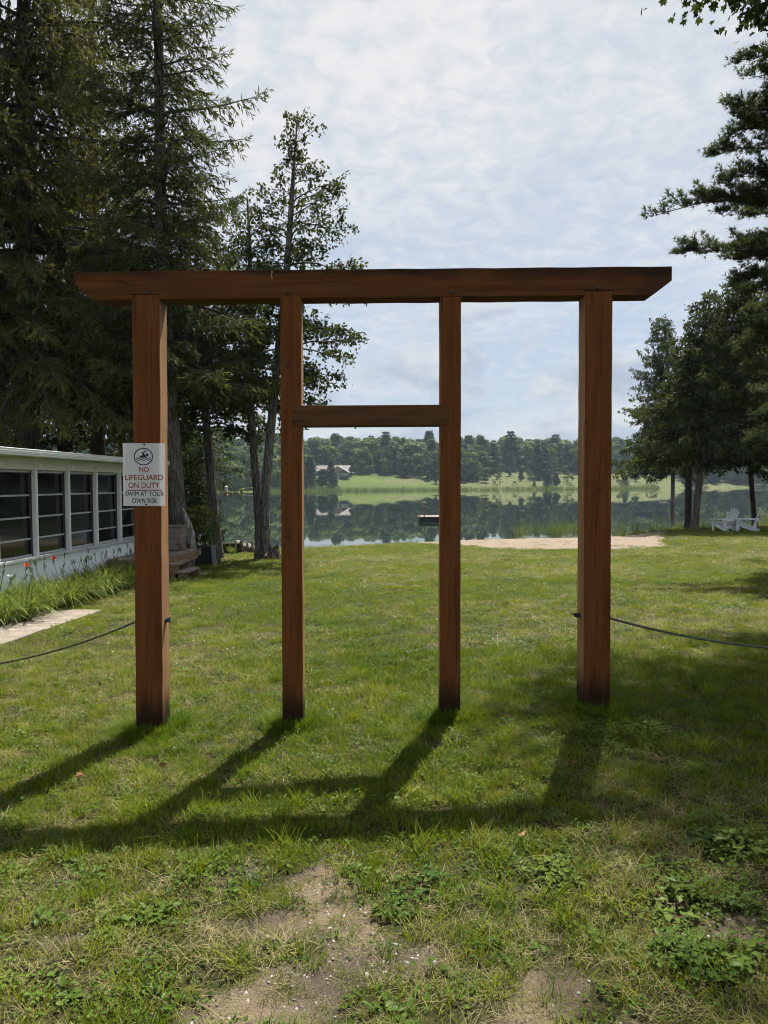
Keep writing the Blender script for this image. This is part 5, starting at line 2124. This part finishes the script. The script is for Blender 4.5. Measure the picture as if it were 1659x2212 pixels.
for tip in BOUGHS:
    dxy = np.linalg.norm(tip[:2] - np.array([px, YP]))
    p0 = P1.trunk_at(np.array(tip[2] - 0.10 * dxy + r.uniform(0.0, 0.4)))
    n = 9
    u = np.linspace(0, 1, n)
    path = p0 + (tip - p0) * u[:, None]
    path[:, 2] += dxy * 0.10 * np.sin(u * math.pi) * r.uniform(0.3, 1)
    path[1:-1] += np.cumsum(r.normal(0, 0.02 * dxy, (n - 2, 3)), 0) * 0.5
    P1.wood(path[None], np.linspace(0.012 * dxy + 0.01, 0.006, n)[None], 5)
    h = norm((tip - p0) * np.array([1, 1, 0]))
    side = np.array([-h[1], h[0], 0])
    ns = int(dxy / 0.11)
    ts = r.uniform(0.28, 1.0, ns) ** 0.8
    Pp = np.stack([np.interp(ts, u, path[:, k]) for k in range(3)], -1)
    ls = (0.30 + 0.30 * dxy * (1.03 - ts)) * r.uniform(0.4, 1.1, ns)
    dd = norm(h * 0.8 + side * r.uniform(-1, 1, (ns, 1)) + np.array([0, 0, 1.0]) * r.uniform(-0.05, 0.6, (ns, 1)))
    uu = np.linspace(0, 1, 3)
    P1.wood(Pp[:, None] + dd[:, None] * ls[:, None, None] * uu[None, :, None], np.repeat(np.array([[0.008, 0.006, 0.004]]), ns, 0), 3)
    cc = np.maximum(4, (ls / 0.032).astype(int))
    kk = np.repeat(np.arange(ns), cc)
    w_ = r.uniform(0.25, 1.05, len(kk))
    Q = Pp[kk] + dd[kk] * (ls[kk] * w_)[:, None] + r.normal(0, 0.035, (len(kk), 3))
    D = norm(dd[kk] * 0.6 + np.array([0, 0, 0.45]) + r.normal(0, 0.4, (len(kk), 3)))
    P1.leaves(Q, D, r.uniform(0.10, 0.16, len(kk)), r.uniform(0.018, 0.028, len(kk)), 0.30 + 0.3 * w_ + r.normal(0, 0.16, len(kk)))
P1.finish(M['pine'], M['twig'], 'burst')

# --- maple overhead on the right; its shade falls over the lawn
MX, MY = 8.4, 12.4
mz = gz(MX, MY)
T6 = Tree("maple_tree", (MX, MY, mz), "spreading maple whose leaves hang into the upper corner and shade the lawn", seed=150)
T6.trunk([(MX, MY, mz - 0.1), (MX - 0.2, MY, 6.0), (MX - 0.9, MY - 0.7, 18.2)], [0.30, 0.23, 0.03], M['bark_dark'], 14, flare=0.4)
r = T6.r
for i in range(170):
    a = i * 2.39996 + r.normal(0, 0.3)
    c = np.array([7.5, 11.6, 14.3])
    el = r.uniform(-1.1, 1.3)
    e = np.array([4.0 * math.cos(a) * math.cos(el), 4.1 * math.sin(a) * math.cos(el), 4.7 * math.sin(el)]) * r.uniform(0.55, 1.04)
    tip = c + e
    p0 = T6.trunk_at(np.array(np.clip(tip[2] - 3.0, 5.0, 15)))
    n = 8
    u = np.linspace(0, 1, n)
    path = p0 + (tip - p0) * u[:, None]
    path[:, 2] += np.sin(u * math.pi) * 0.5
    path[1:] += np.cumsum(r.normal(0, 0.06, (n - 1, 3)), 0)
    Lb = np.linalg.norm(tip - p0)
    T6.wood(path[None], np.linspace(0.012 * Lb + 0.008, 0.005, n)[None], 4)
    m = int(90 + 56 * Lb)
    ts = r.uniform(0.42, 1.03, m)
    Q = np.stack([np.interp(ts, u, path[:, k]) for k in range(3)], -1) + r.normal(0, 0.27, (m, 3))
    D = norm(np.array([0, 0, -0.8]) + r.normal(0, 0.55, (m, 3)) + e / np.linalg.norm(e) * 0.5)
    sz = r.uniform(0.10, 0.17, m)
    T6.leaves(Q, D, sz, sz * 1.05, 0.4 + r.normal(0, 0.2, m))
T6.finish(M['maple'], M['twig'], 'maple')
# ------------------------------------------------------------------ the far shore
def far_round(name, seed, mat, h=16.0, wide=0.42, n=3200):
    r = np.random.default_rng(seed)
    lobes = []
    for k in range(26):
        f = r.uniform(0.14, 0.92)
        rr = wide * h * math.sin(math.pi * min(1, 0.14 + f * 0.84)) ** 0.7 * r.uniform(0.2, 0.78)
        a = r.uniform(0, 6.283)
        lobes.append((rr * math.cos(a), rr * math.sin(a), f * h, h * r.uniform(0.075, 0.14)))
    lobes = np.array(lobes)
    k = r.integers(0, len(lobes), n)
    d = norm(r.normal(size=(n, 3)) + np.array([0, 0, 0.45]))
    P = lobes[k, :3] + d * (lobes[k, 3] * r.uniform(0.6, 1.05, n))[:, None]
    P[:, 2] = np.clip(P[:, 2], 0.03 * h, h)
    T = 0.4 + 0.22 * (k % 5 - 2) / 2 + r.normal(0, 0.15, n)
    return foliage(name, P, r.normal(0, 1, (n, 3)), r.uniform(0.055, 0.095, n) * h * 0.75, r.uniform(0.045, 0.075, n) * h * 0.75, T, mat, r, face=d)


def far_spire(name, seed, mat, h=16.0, wide=0.2, n=2600, layers=24, irregular=0.25, base=0.04):
    r = np.random.default_rng(seed)
    z = np.repeat(np.linspace(base, 0.985, layers), n // layers)
    n = len(z)
    lay = np.repeat(np.arange(layers), n // layers)
    a = r.uniform(0, 6.283, n)
    amp = 1 + irregular * np.sin(a * 2 + lay * 1.7) + irregular * np.sin(a * 3 - lay * 2.3)
    rmax = wide * h * (1 - z) ** 0.8 * amp + 0.02 * h
    q = np.sqrt(r.uniform(0.05, 1, n))
    P = np.stack([np.cos(a) * rmax * q, np.sin(a) * rmax * q, z * h - q * rmax * 0.22 + r.normal(0, 0.008 * h, n)], -1)
    D = np.stack([np.cos(a), np.sin(a), np.full(n, -0.25)], -1) + r.normal(0, 0.35, (n, 3))
    return foliage(name, P, D, r.uniform(0.045, 0.085, n) * h, r.uniform(0.022, 0.04, n) * h, 0.25 + 0.5 * q + r.normal(0, 0.15, n), mat, r, face=np.stack([np.cos(a) * 0.45, np.sin(a) * 0.45, np.full(n, 0.8)], -1))


FAR = {'round_a': far_round("crown", 1, M['far_leaf']), 'round_b': far_round("crown", 2, M['far_leaf'], wide=0.34), 'round_c': far_round("crown", 3, M['far_leaf'], wide=0.5),
       'pale': far_round("crown", 4, M['far_light'], wide=0.42), 'spire': far_spire("crown", 5, M['far_needle']), 'spire_b': far_spire("crown", 6, M['far_needle'], wide=0.25, irregular=0.35),
       'pine': far_spire("crown", 7, M['far_needle'], wide=0.27, layers=12, irregular=0.5, base=0.18), 'oval': far_round("crown", 8, M['far_needle'], wide=0.3),
       'bush': far_round("crown", 9, M['far_leaf'], wide=0.75, n=1800)}
tr_mb = MB()
tr_mb.tube([(0, 0, -0.6), (0, 0, 4), (0, 0, 12)], [0.32, 0.24, 0.05], 6)
FAR_TRUNK = tr_mb.mesh("trunk", M['bark_dark'])


def ray_ground(xd, yd):
    ys = np.arange(255.0, 480.0, 0.5)
    q = at(xd, yd, 1.0)
    ok = (ys - far_y(q.x * ys) > 2.0) & (CAM_Z + (q.z - CAM_Z) * ys <= ground_h(q.x * ys, ys))
    hit = np.nonzero(ok)[0]
    return at(xd, yd, float(ys[hit[0]] if len(hit) else 480.0))


NEAR_FAR = []


def far_tree(kind, xd, yd, hpx, wscale, label, group=None, cat="tree", name="far_tree"):
    p = ray_ground(xd, yd)
    z = gz(p.x, p.y)
    h = hpx * p.y / F_PX
    s = h / 16.0
    root = empty(name, (p.x, p.y, z))
    tag(root, label, cat, group)
    root.scale = (s * wscale, s * wscale, s)
    root.rotation_euler = (0, 0, (xd * 1.37) % 6.28)
    link("crown", FAR[kind], root)
    link("trunk", FAR_TRUNK, root)
    NEAR_FAR.append((p.x, p.y, max(3.0, 0.3 * h)))


for row in (
        ('pale', 777, 1017.5, 24, 0.9, "pale green round tree alone at the top of the far meadow"),
        ('spire', 820, 1020, 23, 1.5, "small dark cedar at the top of the far meadow"),
        ('spire_b', 834, 1021, 15, 1.6, "low pale conifer beside the small meadow cedar"),
        ('spire_b', 716, 1056, 64, 1.0, "tallest dark cedar in front of the far metal-roofed house"),
        ('oval', 697, 1055, 42, 1.25, "broad dark cedar hiding the middle of the far house"),
        ('spire', 671, 1055, 70, 1.15, "pointed dark conifer at the house end nearest the second post"),
        ('oval', 724, 1055, 28, 1.1, "low dark cedar at the meadow end of the far house clump"),
        ('bush', 898, 1029, 12, 1.6, "wide grey green bush at the foot of the far woods"),
        ('oval', 944, 1045, 30, 1.2, "dark round tree on the far bank beside the third post"),
        ('pale', 908, 1021, 8, 1.3, "little yellow green bush at the wood edge above the meadow"),
        ('round_a', 1021, 1039, 50, 0.95, "big round green tree on the far bank next to the third post"),
        ('pale', 1049, 1043, 33, 1.0, "sunny pale green tree on the far bank"),
        ('oval', 1003, 1043, 30, 1.2, "grey green conifer low on the far bank beside the third post"),
        ('bush', 1075, 1047, 26, 0.75, "dark egg-shaped bush standing alone at the far waterline"),
        ('pale', 1080, 1022, 19, 1.2, "small pale tree behind the egg-shaped bush"),
        ('oval', 1125, 1039, 18, 1.6, "grey bush in the middle of the right far meadow"),
        ('oval', 1126, 1026, 14, 1.5, "grey conifer top above the bush in the far meadow"),
        ('bush', 1146, 1039, 19, 0.95, "pale olive bush between the meadow bush and the tall pines"),
        ('pine', 1162, 1033, 74, 1.05, "towering dark pine in the clump on the far meadow"),
        ('spire_b', 1176, 1032, 68, 1.2, "second towering conifer of the far meadow clump"),
        ('round_b', 1190, 1030, 60, 0.9, "tall green broadleaf leaning on the far pine clump"),
        ('round_a', 1207, 1021, 36, 1.0, "round tree at the meadow end of the far pine clump"),
        ('spire', 1183, 1054, 34, 1.7, "dark cedar at the far waterline below the pine clump"),
        ('oval', 1202, 1053, 31, 1.2, "broad dark cedar at the far waterline, the right one of a pair"),
        ('spire_b', 1154, 1051, 11, 1.9, "tiny conifer at the far waterline"),
        ('spire', 1165, 1039, 12, 2.0, "tiny pointed conifer under the tall far pines"),
        ('bush', 1230, 1047, 22, 1.0, "dark bush on the far bank close to the cracked post"),
        ('spire_b', 1350, 1051, 27, 1.5, "small cedar on the far bank just past the cracked post"),
        ('bush', 1338, 1052, 18, 0.8, "low bush beside the small cedar past the cracked post"),
        ('bush', 1408, 1053, 20, 1.25, "wide dark bush overhanging the far water before the grey trunk"),
        ('round_b', 1100, 1028, 20, 1.0, "small round tree on the upper right far meadow"),
        ('bush', 1112, 1048, 9, 1.1, "low tuft of bush near the far water left of the meadow bush"),
        ('round_a', 1222, 1030, 26, 1.0, "round tree between the far pine clump and the cracked post"),
        ('pale', 1140, 1024, 12, 1.2, "pale little bush high on the right far meadow"),
        ('round_c', 985, 1042, 34, 0.9, "round tree half hidden by the third post on the far bank"),
        ('round_b', 925, 1040, 22, 1.0, "small green tree on the far bank before the third post"),
        ('bush', 862, 1024, 10, 1.5, "low bush row at the top of the far meadow"),
        ('round_a', 1372, 1040, 24, 1.1, "round tree behind the far bank past the cracked post"),
        ('oval', 1478, 1050, 26, 1.2, "round bush seen between the straight trunks"),
        ('oval', 1545, 1046, 34, 1.1, "hazy round tree at the far water between leaning trunk and chairs"),
        ('spire_b', 1590, 1046, 40, 1.3, "hazy broad conifer at the far water above the garden chairs"),
):
    far_tree(*row, group="trees across the lake")


def meadow(X, Y):
    """how far back the open meadow runs at this bearing"""
    q = X / Y
    e = np.interp(q, [-0.9, -0.118, -0.112, -0.06, 0.0, 0.062, 0.075, 0.085, 0.125, 0.145, 0.155, 0.20, 0.26, 0.30, 0.33, 0.40, 0.415, 0.9],
                  [1.5, 1.5, 44, 62, 56, 38, 34, 30, 36, 62, 66, 62, 52, 54, 58, 50, 4, 4])
    return np.where(e > 10, e * 0.84, e)


def make_forest():
    r = np.random.default_rng(77)
    n = 6200
    Y = r.uniform(270, 560, n)
    X = r.uniform(-0.75, 0.75, n) * Y
    e = Y - far_y(X)
    em = meadow(X, Y)
    k = (e > em + r.uniform(0, 3, n)) & (e < em + 150)
    X, Y, e, em = X[k], Y[k], e[k], em[k]
    # thin out to a spacing
    cell = {}
    keep = []
    for i in np.argsort(r.uniform(0, 1, len(X))):
        c = (int(X[i] // 5.2), int(Y[i] // 5.2))
        if c in cell:
            continue
        if any((X[i] - a) ** 2 + (Y[i] - b) ** 2 < c_ ** 2 for a, b, c_ in NEAR_FAR):
            continue
        if abs(X[i] / Y[i] + 0.068) < 0.035 and e[i] < 66:
            continue
        cell[c] = 1
        keep.append(i)
    keep = np.array(keep)
    X, Y, e, em = X[keep], Y[keep], e[keep], em[keep]
    kinds = ['round_a', 'round_b', 'round_c', 'spire', 'spire_b', 'pine', 'oval', 'pale']
    protos = []
    for q in kinds:
        protos.append(FAR[q])
    con = fbm(X * 0.012, Y * 0.012, 5, 3) + 0.30 * smooth(-40, -120, X) + 0.08 * (e > em + 70)
    u = r.uniform(0, 1, len(X))
    idx = np.where(u < np.clip((con - 0.30) * 1.5, 0.12, 0.85), r.choice([3, 4, 5, 5, 6], len(X)), r.choice([0, 0, 1, 1, 2, 7], len(X), p=None))
    edge = smooth(14, 0, e - em)
    s = (0.95 + r.normal(0, 0.16, len(X)) + 0.25 * np.isin(idx, (3, 5)) * r.uniform(0, 1, len(X))) * (1 - 0.28 * edge)
    s = np.clip(s * 0.82, 0.4, 1.4)
    wd = s * r.uniform(1.05, 1.4, len(X))
    Z = ground_h(X, Y) - 0.4
    rot = np.stack([0 * X, 0 * X, r.uniform(0, 6.283, len(X))], -1)
    o = scatter_object("forest", np.stack([X, Y, Z], -1), rot, np.stack([wd, wd, s], -1), idx, r.uniform(0, 1, len(X)), protos)
    tag(o, "mixed woods covering the hill across the lake", "woods", kind='stuff')


make_forest()

# far house with metal roof
hp = ray_ground(738, 1035)
house = empty("lake_house", (hp.x, hp.y + 4, gz(hp.x, hp.y + 4) - 0.3), math.radians(-14))
tag(house, "low dark house with silver metal roof across the lake", "house")
M['house_wall'] = plain("dark_grey_siding", (0.075, 0.085, 0.09), 0.7, 0.2, 0.1, 1)
M['house_tan'] = plain("tan_gable_siding", (0.24, 0.20, 0.17), 0.7, 0.2, 0.1, 1)
M['metal_roof'] = plain("silver_metal_roof", (0.13, 0.118, 0.115), 0.6, 0.15, 0.05, 1)
mb = MB()
mb.box((-5.5, 3, 1.6), (16, 8, 3.4))
mb.build("wall", M['house_wall'], house)


def gable_roof(x0, x1, y0, y1, z0, rise, over, along_x, name="roof"):
    mb = MB()
    t_ = 0.14
    if along_x:
        ym = (y0 + y1) / 2
        for ya, yb in ((y0 - over, ym), (y1 + over, ym)):
            za = z0 - over * rise / ((y1 - y0) / 2)
            mb.add([(x0 - over, ya, za), (x1 + over, ya, za), (x1 + over, yb, z0 + rise), (x0 - over, yb, z0 + rise), (x0 - over, ya, za + t_), (x1 + over, ya, za + t_), (x1 + over, yb, z0 + rise + t_), (x0 - over, yb, z0 + rise + t_)],
                   [(0, 1, 2, 3), (7, 6, 5, 4), (0, 4, 5, 1), (1, 5, 6, 2), (2, 6, 7, 3), (3, 7, 4, 0)])
    else:
        xm = (x0 + x1) / 2
        for xa, xb in ((x0 - over, xm), (x1 + over, xm)):
            za = z0 - over * rise / ((x1 - x0) / 2)
            mb.add([(xa, y0 - over, za), (xa, y1, za), (xb, y1, z0 + rise), (xb, y0 - over, z0 + rise), (xa, y0 - over, za + t_), (xa, y1, za + t_), (xb, y1, z0 + rise + t_), (xb, y0 - over, z0 + rise + t_)],
                   [(0, 1, 2, 3), (7, 6, 5, 4), (0, 4, 5, 1), (1, 5, 6, 2), (2, 6, 7, 3), (3, 7, 4, 0)])
    return mb.build(name, M['metal_roof'], house)


rf = gable_roof(-13.5, 2.5, -1, 7, 3.3, 2.3, 0.5, True)
mb = MB()
mb.box((-3.5, 3, 6.3), (0.12, 0.12, 2.2))
mb.build("chimney_pipe", M['metal_dark'], rf)
mb = MB()
mb.prism([(-4.2, 0), (2.3, 0), (2.3, 3.2), (-0.95, 5.0), (-4.2, 3.2)], -2.6, 2.0)
mb.build("wing", M['house_tan'], house)
gable_roof(-4.2, 2.3, -2.6, 2.5, 3.25, 1.85, 0.45, False, "wing_roof")
mb = MB()
mb.prism([(0.4, 0), (4.0, 0), (4.0, 2.5), (2.2, 3.5), (0.4, 2.5)], -4.4, -1.5)
mb.build("sunroom", M['house_wall'], house)
gable_roof(0.4, 4.0, -4.4, -1.2, 2.55, 1.05, 0.35, False, "sunroom_roof")
for k in range(3):
    mb = MB()
    mb.box((1.15 + k * 1.05, -4.44, 1.55), (0.9, 0.08, 1.25))
    fr_ = mb.build("window", M['white_paint'], house)
    mb = MB()
    mb.box((1.15 + k * 1.05, -4.5, 1.55), (0.68, 0.06, 1.0))
    mb.build("pane", M['dark_reveal'], fr_)
for k in range(2):
    mb = MB()
    mb.box((-3.3 + k * 1.9, -2.66, 1.6), (1.2, 0.1, 1.5))
    fr_ = mb.build("window", M['white_paint'], house)
    mb = MB()
    mb.box((-3.3 + k * 1.9, -2.73, 1.6), (0.95, 0.08, 1.2))
    mb.build("pane", M['dark_reveal'], fr_)

# small white board on the far bank
wp = ray_ground(948, 1054)
wb = empty("white_board", (wp.x, wp.y, gz(wp.x, wp.y)))
tag(wb, "small white board on a post at the far bank beside the third post", "board")
mb = MB()
mb.box((0, 0, 0.9), (0.12, 0.12, 2.0))
mb.build("stake", M['grey_wood'], wb)
mb = MB()
mb.box((0, -0.1, 2.3), (1.3, 0.08, 1.3))
mb.build("panel", M['white_paint'], wb)

# ------------------------------------------------------------------ reeds at both banks
def make_reeds():
    r = np.random.default_rng(5)
    protos = [blades("reed_a", 9, 1.25, 0.016, 0.14, 0.16, M['reed'], 21, 4, 1.6), blades("reed_b", 8, 1.0, 0.018, 0.16, 0.28, M['reed'], 22, 4, 1.4), blades("bank_a", 22, 0.42, 0.012, 0.16, 0.5, M['reed'], 23, 3, 0.8)]
    P, I, S = [], [], []
    def patch(n, cx, cy, rx, ry, kinds, s0, s1):
        for _ in range(n):
            x, y = r.normal(cx, rx), r.normal(cy, ry)
            P.append((x, y))
            I.append(r.choice(kinds))
            S.append(r.uniform(s0, s1))
    a = at(1190, 1158, 36.5)
    patch(60, a.x + 0.5, 36.8, 1.0, 0.6, [0, 1], 0.7, 1.15)
    patch(16, a.x - 1.6, 36.2, 0.5, 0.4, [0, 1], 0.7, 1.1)
    b = at(1240, 1158, 37.5)
    patch(40, b.x, 37.6, 1.0, 0.5, [0, 1], 0.6, 1.0)
    for _ in range(620):
        x = r.uniform(10.5, 30)
        y = shore_y(x) + r.normal(-0.2, 0.7)
        P.append((x, y))
        I.append(r.choice([0, 1, 2, 2, 2]))
        S.append(r.uniform(0.5, 1.0))
    for _ in range(60):
        x = r.uniform(-7.5, 2.5)
        y = shore_y(x) + r.normal(-0.35, 0.18)
        P.append((x, y))
        I.append(2)
        S.append(r.uniform(0.2, 0.45))
    nfar = 2600
    for _ in range(nfar):
        y0 = 285.0
        x = r.uniform(-45, 115)
        y = float(far_y(x)) + r.uniform(-3.5, 2.0)
        P.append((x, y))
        I.append(r.choice([0, 1]))
        S.append(r.uniform(1.3, 2.2))
    P = np.array(P)
    Z = np.maximum(ground_h(P[:, 0], P[:, 1]), WATER_Z - 0.25)
    rot = np.stack([r.normal(0, 0.05, len(P)), r.normal(0, 0.05, len(P)), r.uniform(0, 6.28, len(P))], -1)
    tint = np.clip(0.4 + r.normal(0, 0.25, len(P)), 0, 1)
    o = scatter_object("reeds", np.column_stack([P, Z]), rot, np.array(S), np.array(I), tint, protos)
    tag(o, "thin green reeds standing along the banks of the lake", "reeds", kind='stuff')


make_reeds()
make_grass()

# ------------------------------------------------------------------ pebbles and fallen leaves in the bare soil
def make_pebbles():
    r = np.random.default_rng(9)
    protos = []
    t = NT("pale_pebble")
    a = t.attr('tint', 'INSTANCER')
    t.set(t.mix(a, (0.12, 0.115, 0.105), (0.38, 0.37, 0.35)), 0.8, 0.2)
    for k in range(3):
        bm = bmesh.new()
        bmesh.ops.create_icosphere(bm, subdivisions=1, radius=0.5)
        for v in bm.verts:
            v.co *= r.uniform(0.7, 1.2)
            v.co.z *= 0.6
        me = bpy.data.meshes.new("pebble")
        bm.to_mesh(me)
        bm.free()
        me.materials.append(t.m)
        protos.append(me)
    X = r.uniform(-2.2, 2.0, 9000)
    Y = r.uniform(1.9, 3.6, 9000)
    k = (bare_mask(X, Y) > 0.35) & (fbm(X * 4, Y * 4, 71, 3) + r.uniform(-0.2, 0.2, len(X)) > 0.46)
    X, Y = X[k], Y[k]
    S = r.gamma(1.6, 0.003, len(X)) + 0.0035
    S = np.minimum(S, 0.026)
    Z = ground_h(X, Y) - 0.018 * bare_mask(X, Y)
    rot = np.stack([r.normal(0, 0.3, len(X)), r.normal(0, 0.3, len(X)), r.uniform(0, 6.28, len(X))], -1)
    o = scatter_object("pebbles", np.column_stack([X, Y, Z]), rot, S, r.integers(0, 3, len(X)), r.uniform(0, 1, len(X)) ** 1.5, protos)
    tag(o, "small pale pebbles scattered in the bare soil", "pebbles", kind='stuff')


make_pebbles()


# broad-leaved weeds that can be told apart
def weed_leaf_mesh(seed):
    r = np.random.default_rng(seed)
    n = 6
    V, T, F = [], [], []
    for j in range(n + 1):
        u = j / n
        w_ = 0.30 * math.sin(math.pi * min(1, u * 0.92 + 0.08)) ** 0.8 * (1 + 0.10 * (-1) ** j)
        z = 0.28 * u - 0.42 * u * u
        V += [(u, -w_, z + 0.06), (u, 0, z - 0.01), (u, w_, z + 0.06)]
        T += [0.3 + 0.4 * r.random()] * 3
    for j in range(n):
        a = 3 * j
        F += [(a, a + 1, a + 4, a + 3), (a + 1, a + 2, a + 5, a + 4)]
    return mesh_np("leaf", V, [F], [M['weed_leaf']], {'tint': T}, True)


WLM = [weed_leaf_mesh(k) for k in range(4)]
rw = random.Random(21)
for xd, yd, n, sz, lab in ((325, 1985, 26, 0.15, "large leafy weed rosette on the bare soil at the lower left"), (250, 2010, 16, 0.12, "weed rosette beside the largest leafy one"),
                           (870, 2190, 24, 0.14, "bushy weed at the bottom edge of the picture"), (1475, 2050, 20, 0.15, "broad-leaved weed in the shade at the lower right"),
                           (1560, 2110, 20, 0.16, "tall broad-leaved weed in the lowest right corner"), (1600, 1960, 18, 0.15, "broad-leaved weed among the right-hand ground cover"),
                           (1530, 1830, 16, 0.14, "broad-leaved weed in the shade below the rope"), (875, 1940, 14, 0.11, "small weed rosette above the gravelly patch"),
                           (110, 1985, 16, 0.13, "weed rosette near the left edge"), (560, 1880, 10, 0.10, "small tuft-like weed under the shadow of the beam"),
                           (1130, 2060, 12, 0.11, "flat dark weed right of the bare soil"), (150, 2140, 18, 0.13, "weed rosette in the lower left corner")):
    p = gp(xd, yd)
    root = empty("weed", p)
    tag(root, lab, "weed", "broad-leaved weeds in the foreground")
    for k in range(n):
        o = link("leaf", WLM[k % 4], root, (rw.gauss(0, 0.045), rw.gauss(0, 0.04), rw.uniform(0.0, 0.025)))
        a = k * 2.4 + rw.gauss(0, 0.3)
        s = 0.34 * sz * rw.uniform(0.55, 1.2)
        o.rotation_euler = (rw.gauss(0, 0.25), -rw.uniform(0.0, 0.6), a)
        o.scale = (s, s * rw.uniform(0.7, 1.1), s)

# a few fallen leaves
t = NT("fallen_brown_leaf")
t.set(t.mix(t.rng(t.noise(t.coords(), 8, 3), 0.3, 0.7), (0.22, 0.10, 0.035), (0.40, 0.22, 0.09)), 0.7, 0.2)
for xd, yd, lab in ((342, 1667, "dry brown leaf lying left of the second post's shadow"), (162, 1690, "dry brown leaf beside the shadow of the sign post"), (1232, 1662, "pale withered leaf in the shade behind the beam's shadow"), (1115, 1820, "dry leaf on the grass below the beam's shadow")):
    p = gp(xd, yd)
    r_ = np.random.default_rng(int(xd))
    me = foliage("fallen_leaf", np.zeros((1, 3)), np.array([[1.0, 0.3, 0.15]]), np.array([0.06]), np.array([0.05]), np.array([0.5]), t.m, r_, 'maple')
    o = link("fallen_leaf", me, None, p + Vector((0, 0, 0.035)))
    tag(o, lab, "leaf")

# ------------------------------------------------------------------ haze over the lake
mb = MB()
mb.box((0, 300, 13.0), (1780, 720, 60))
me = mb.mesh("haze", plain("haze_surface", (1, 1, 1)))
me.materials.clear()
hm = bpy.data.materials.new("pale_haze")
hm.use_nodes = True
hm.node_tree.nodes.clear()
ho = hm.node_tree.nodes.new('ShaderNodeOutputMaterial')
hv = hm.node_tree.nodes.new('ShaderNodeVolumePrincipled')
hv.inputs['Color'].default_value = (0.62, 0.80, 1.0, 1)
hv.inputs['Density'].default_value = 0.00018
hm.node_tree.links.new(hv.outputs[0], ho.inputs['Volume'])
me.materials.append(hm)
hz = link("haze", me)
tag(hz, "thin pale haze over the lake", "haze", kind='stuff')
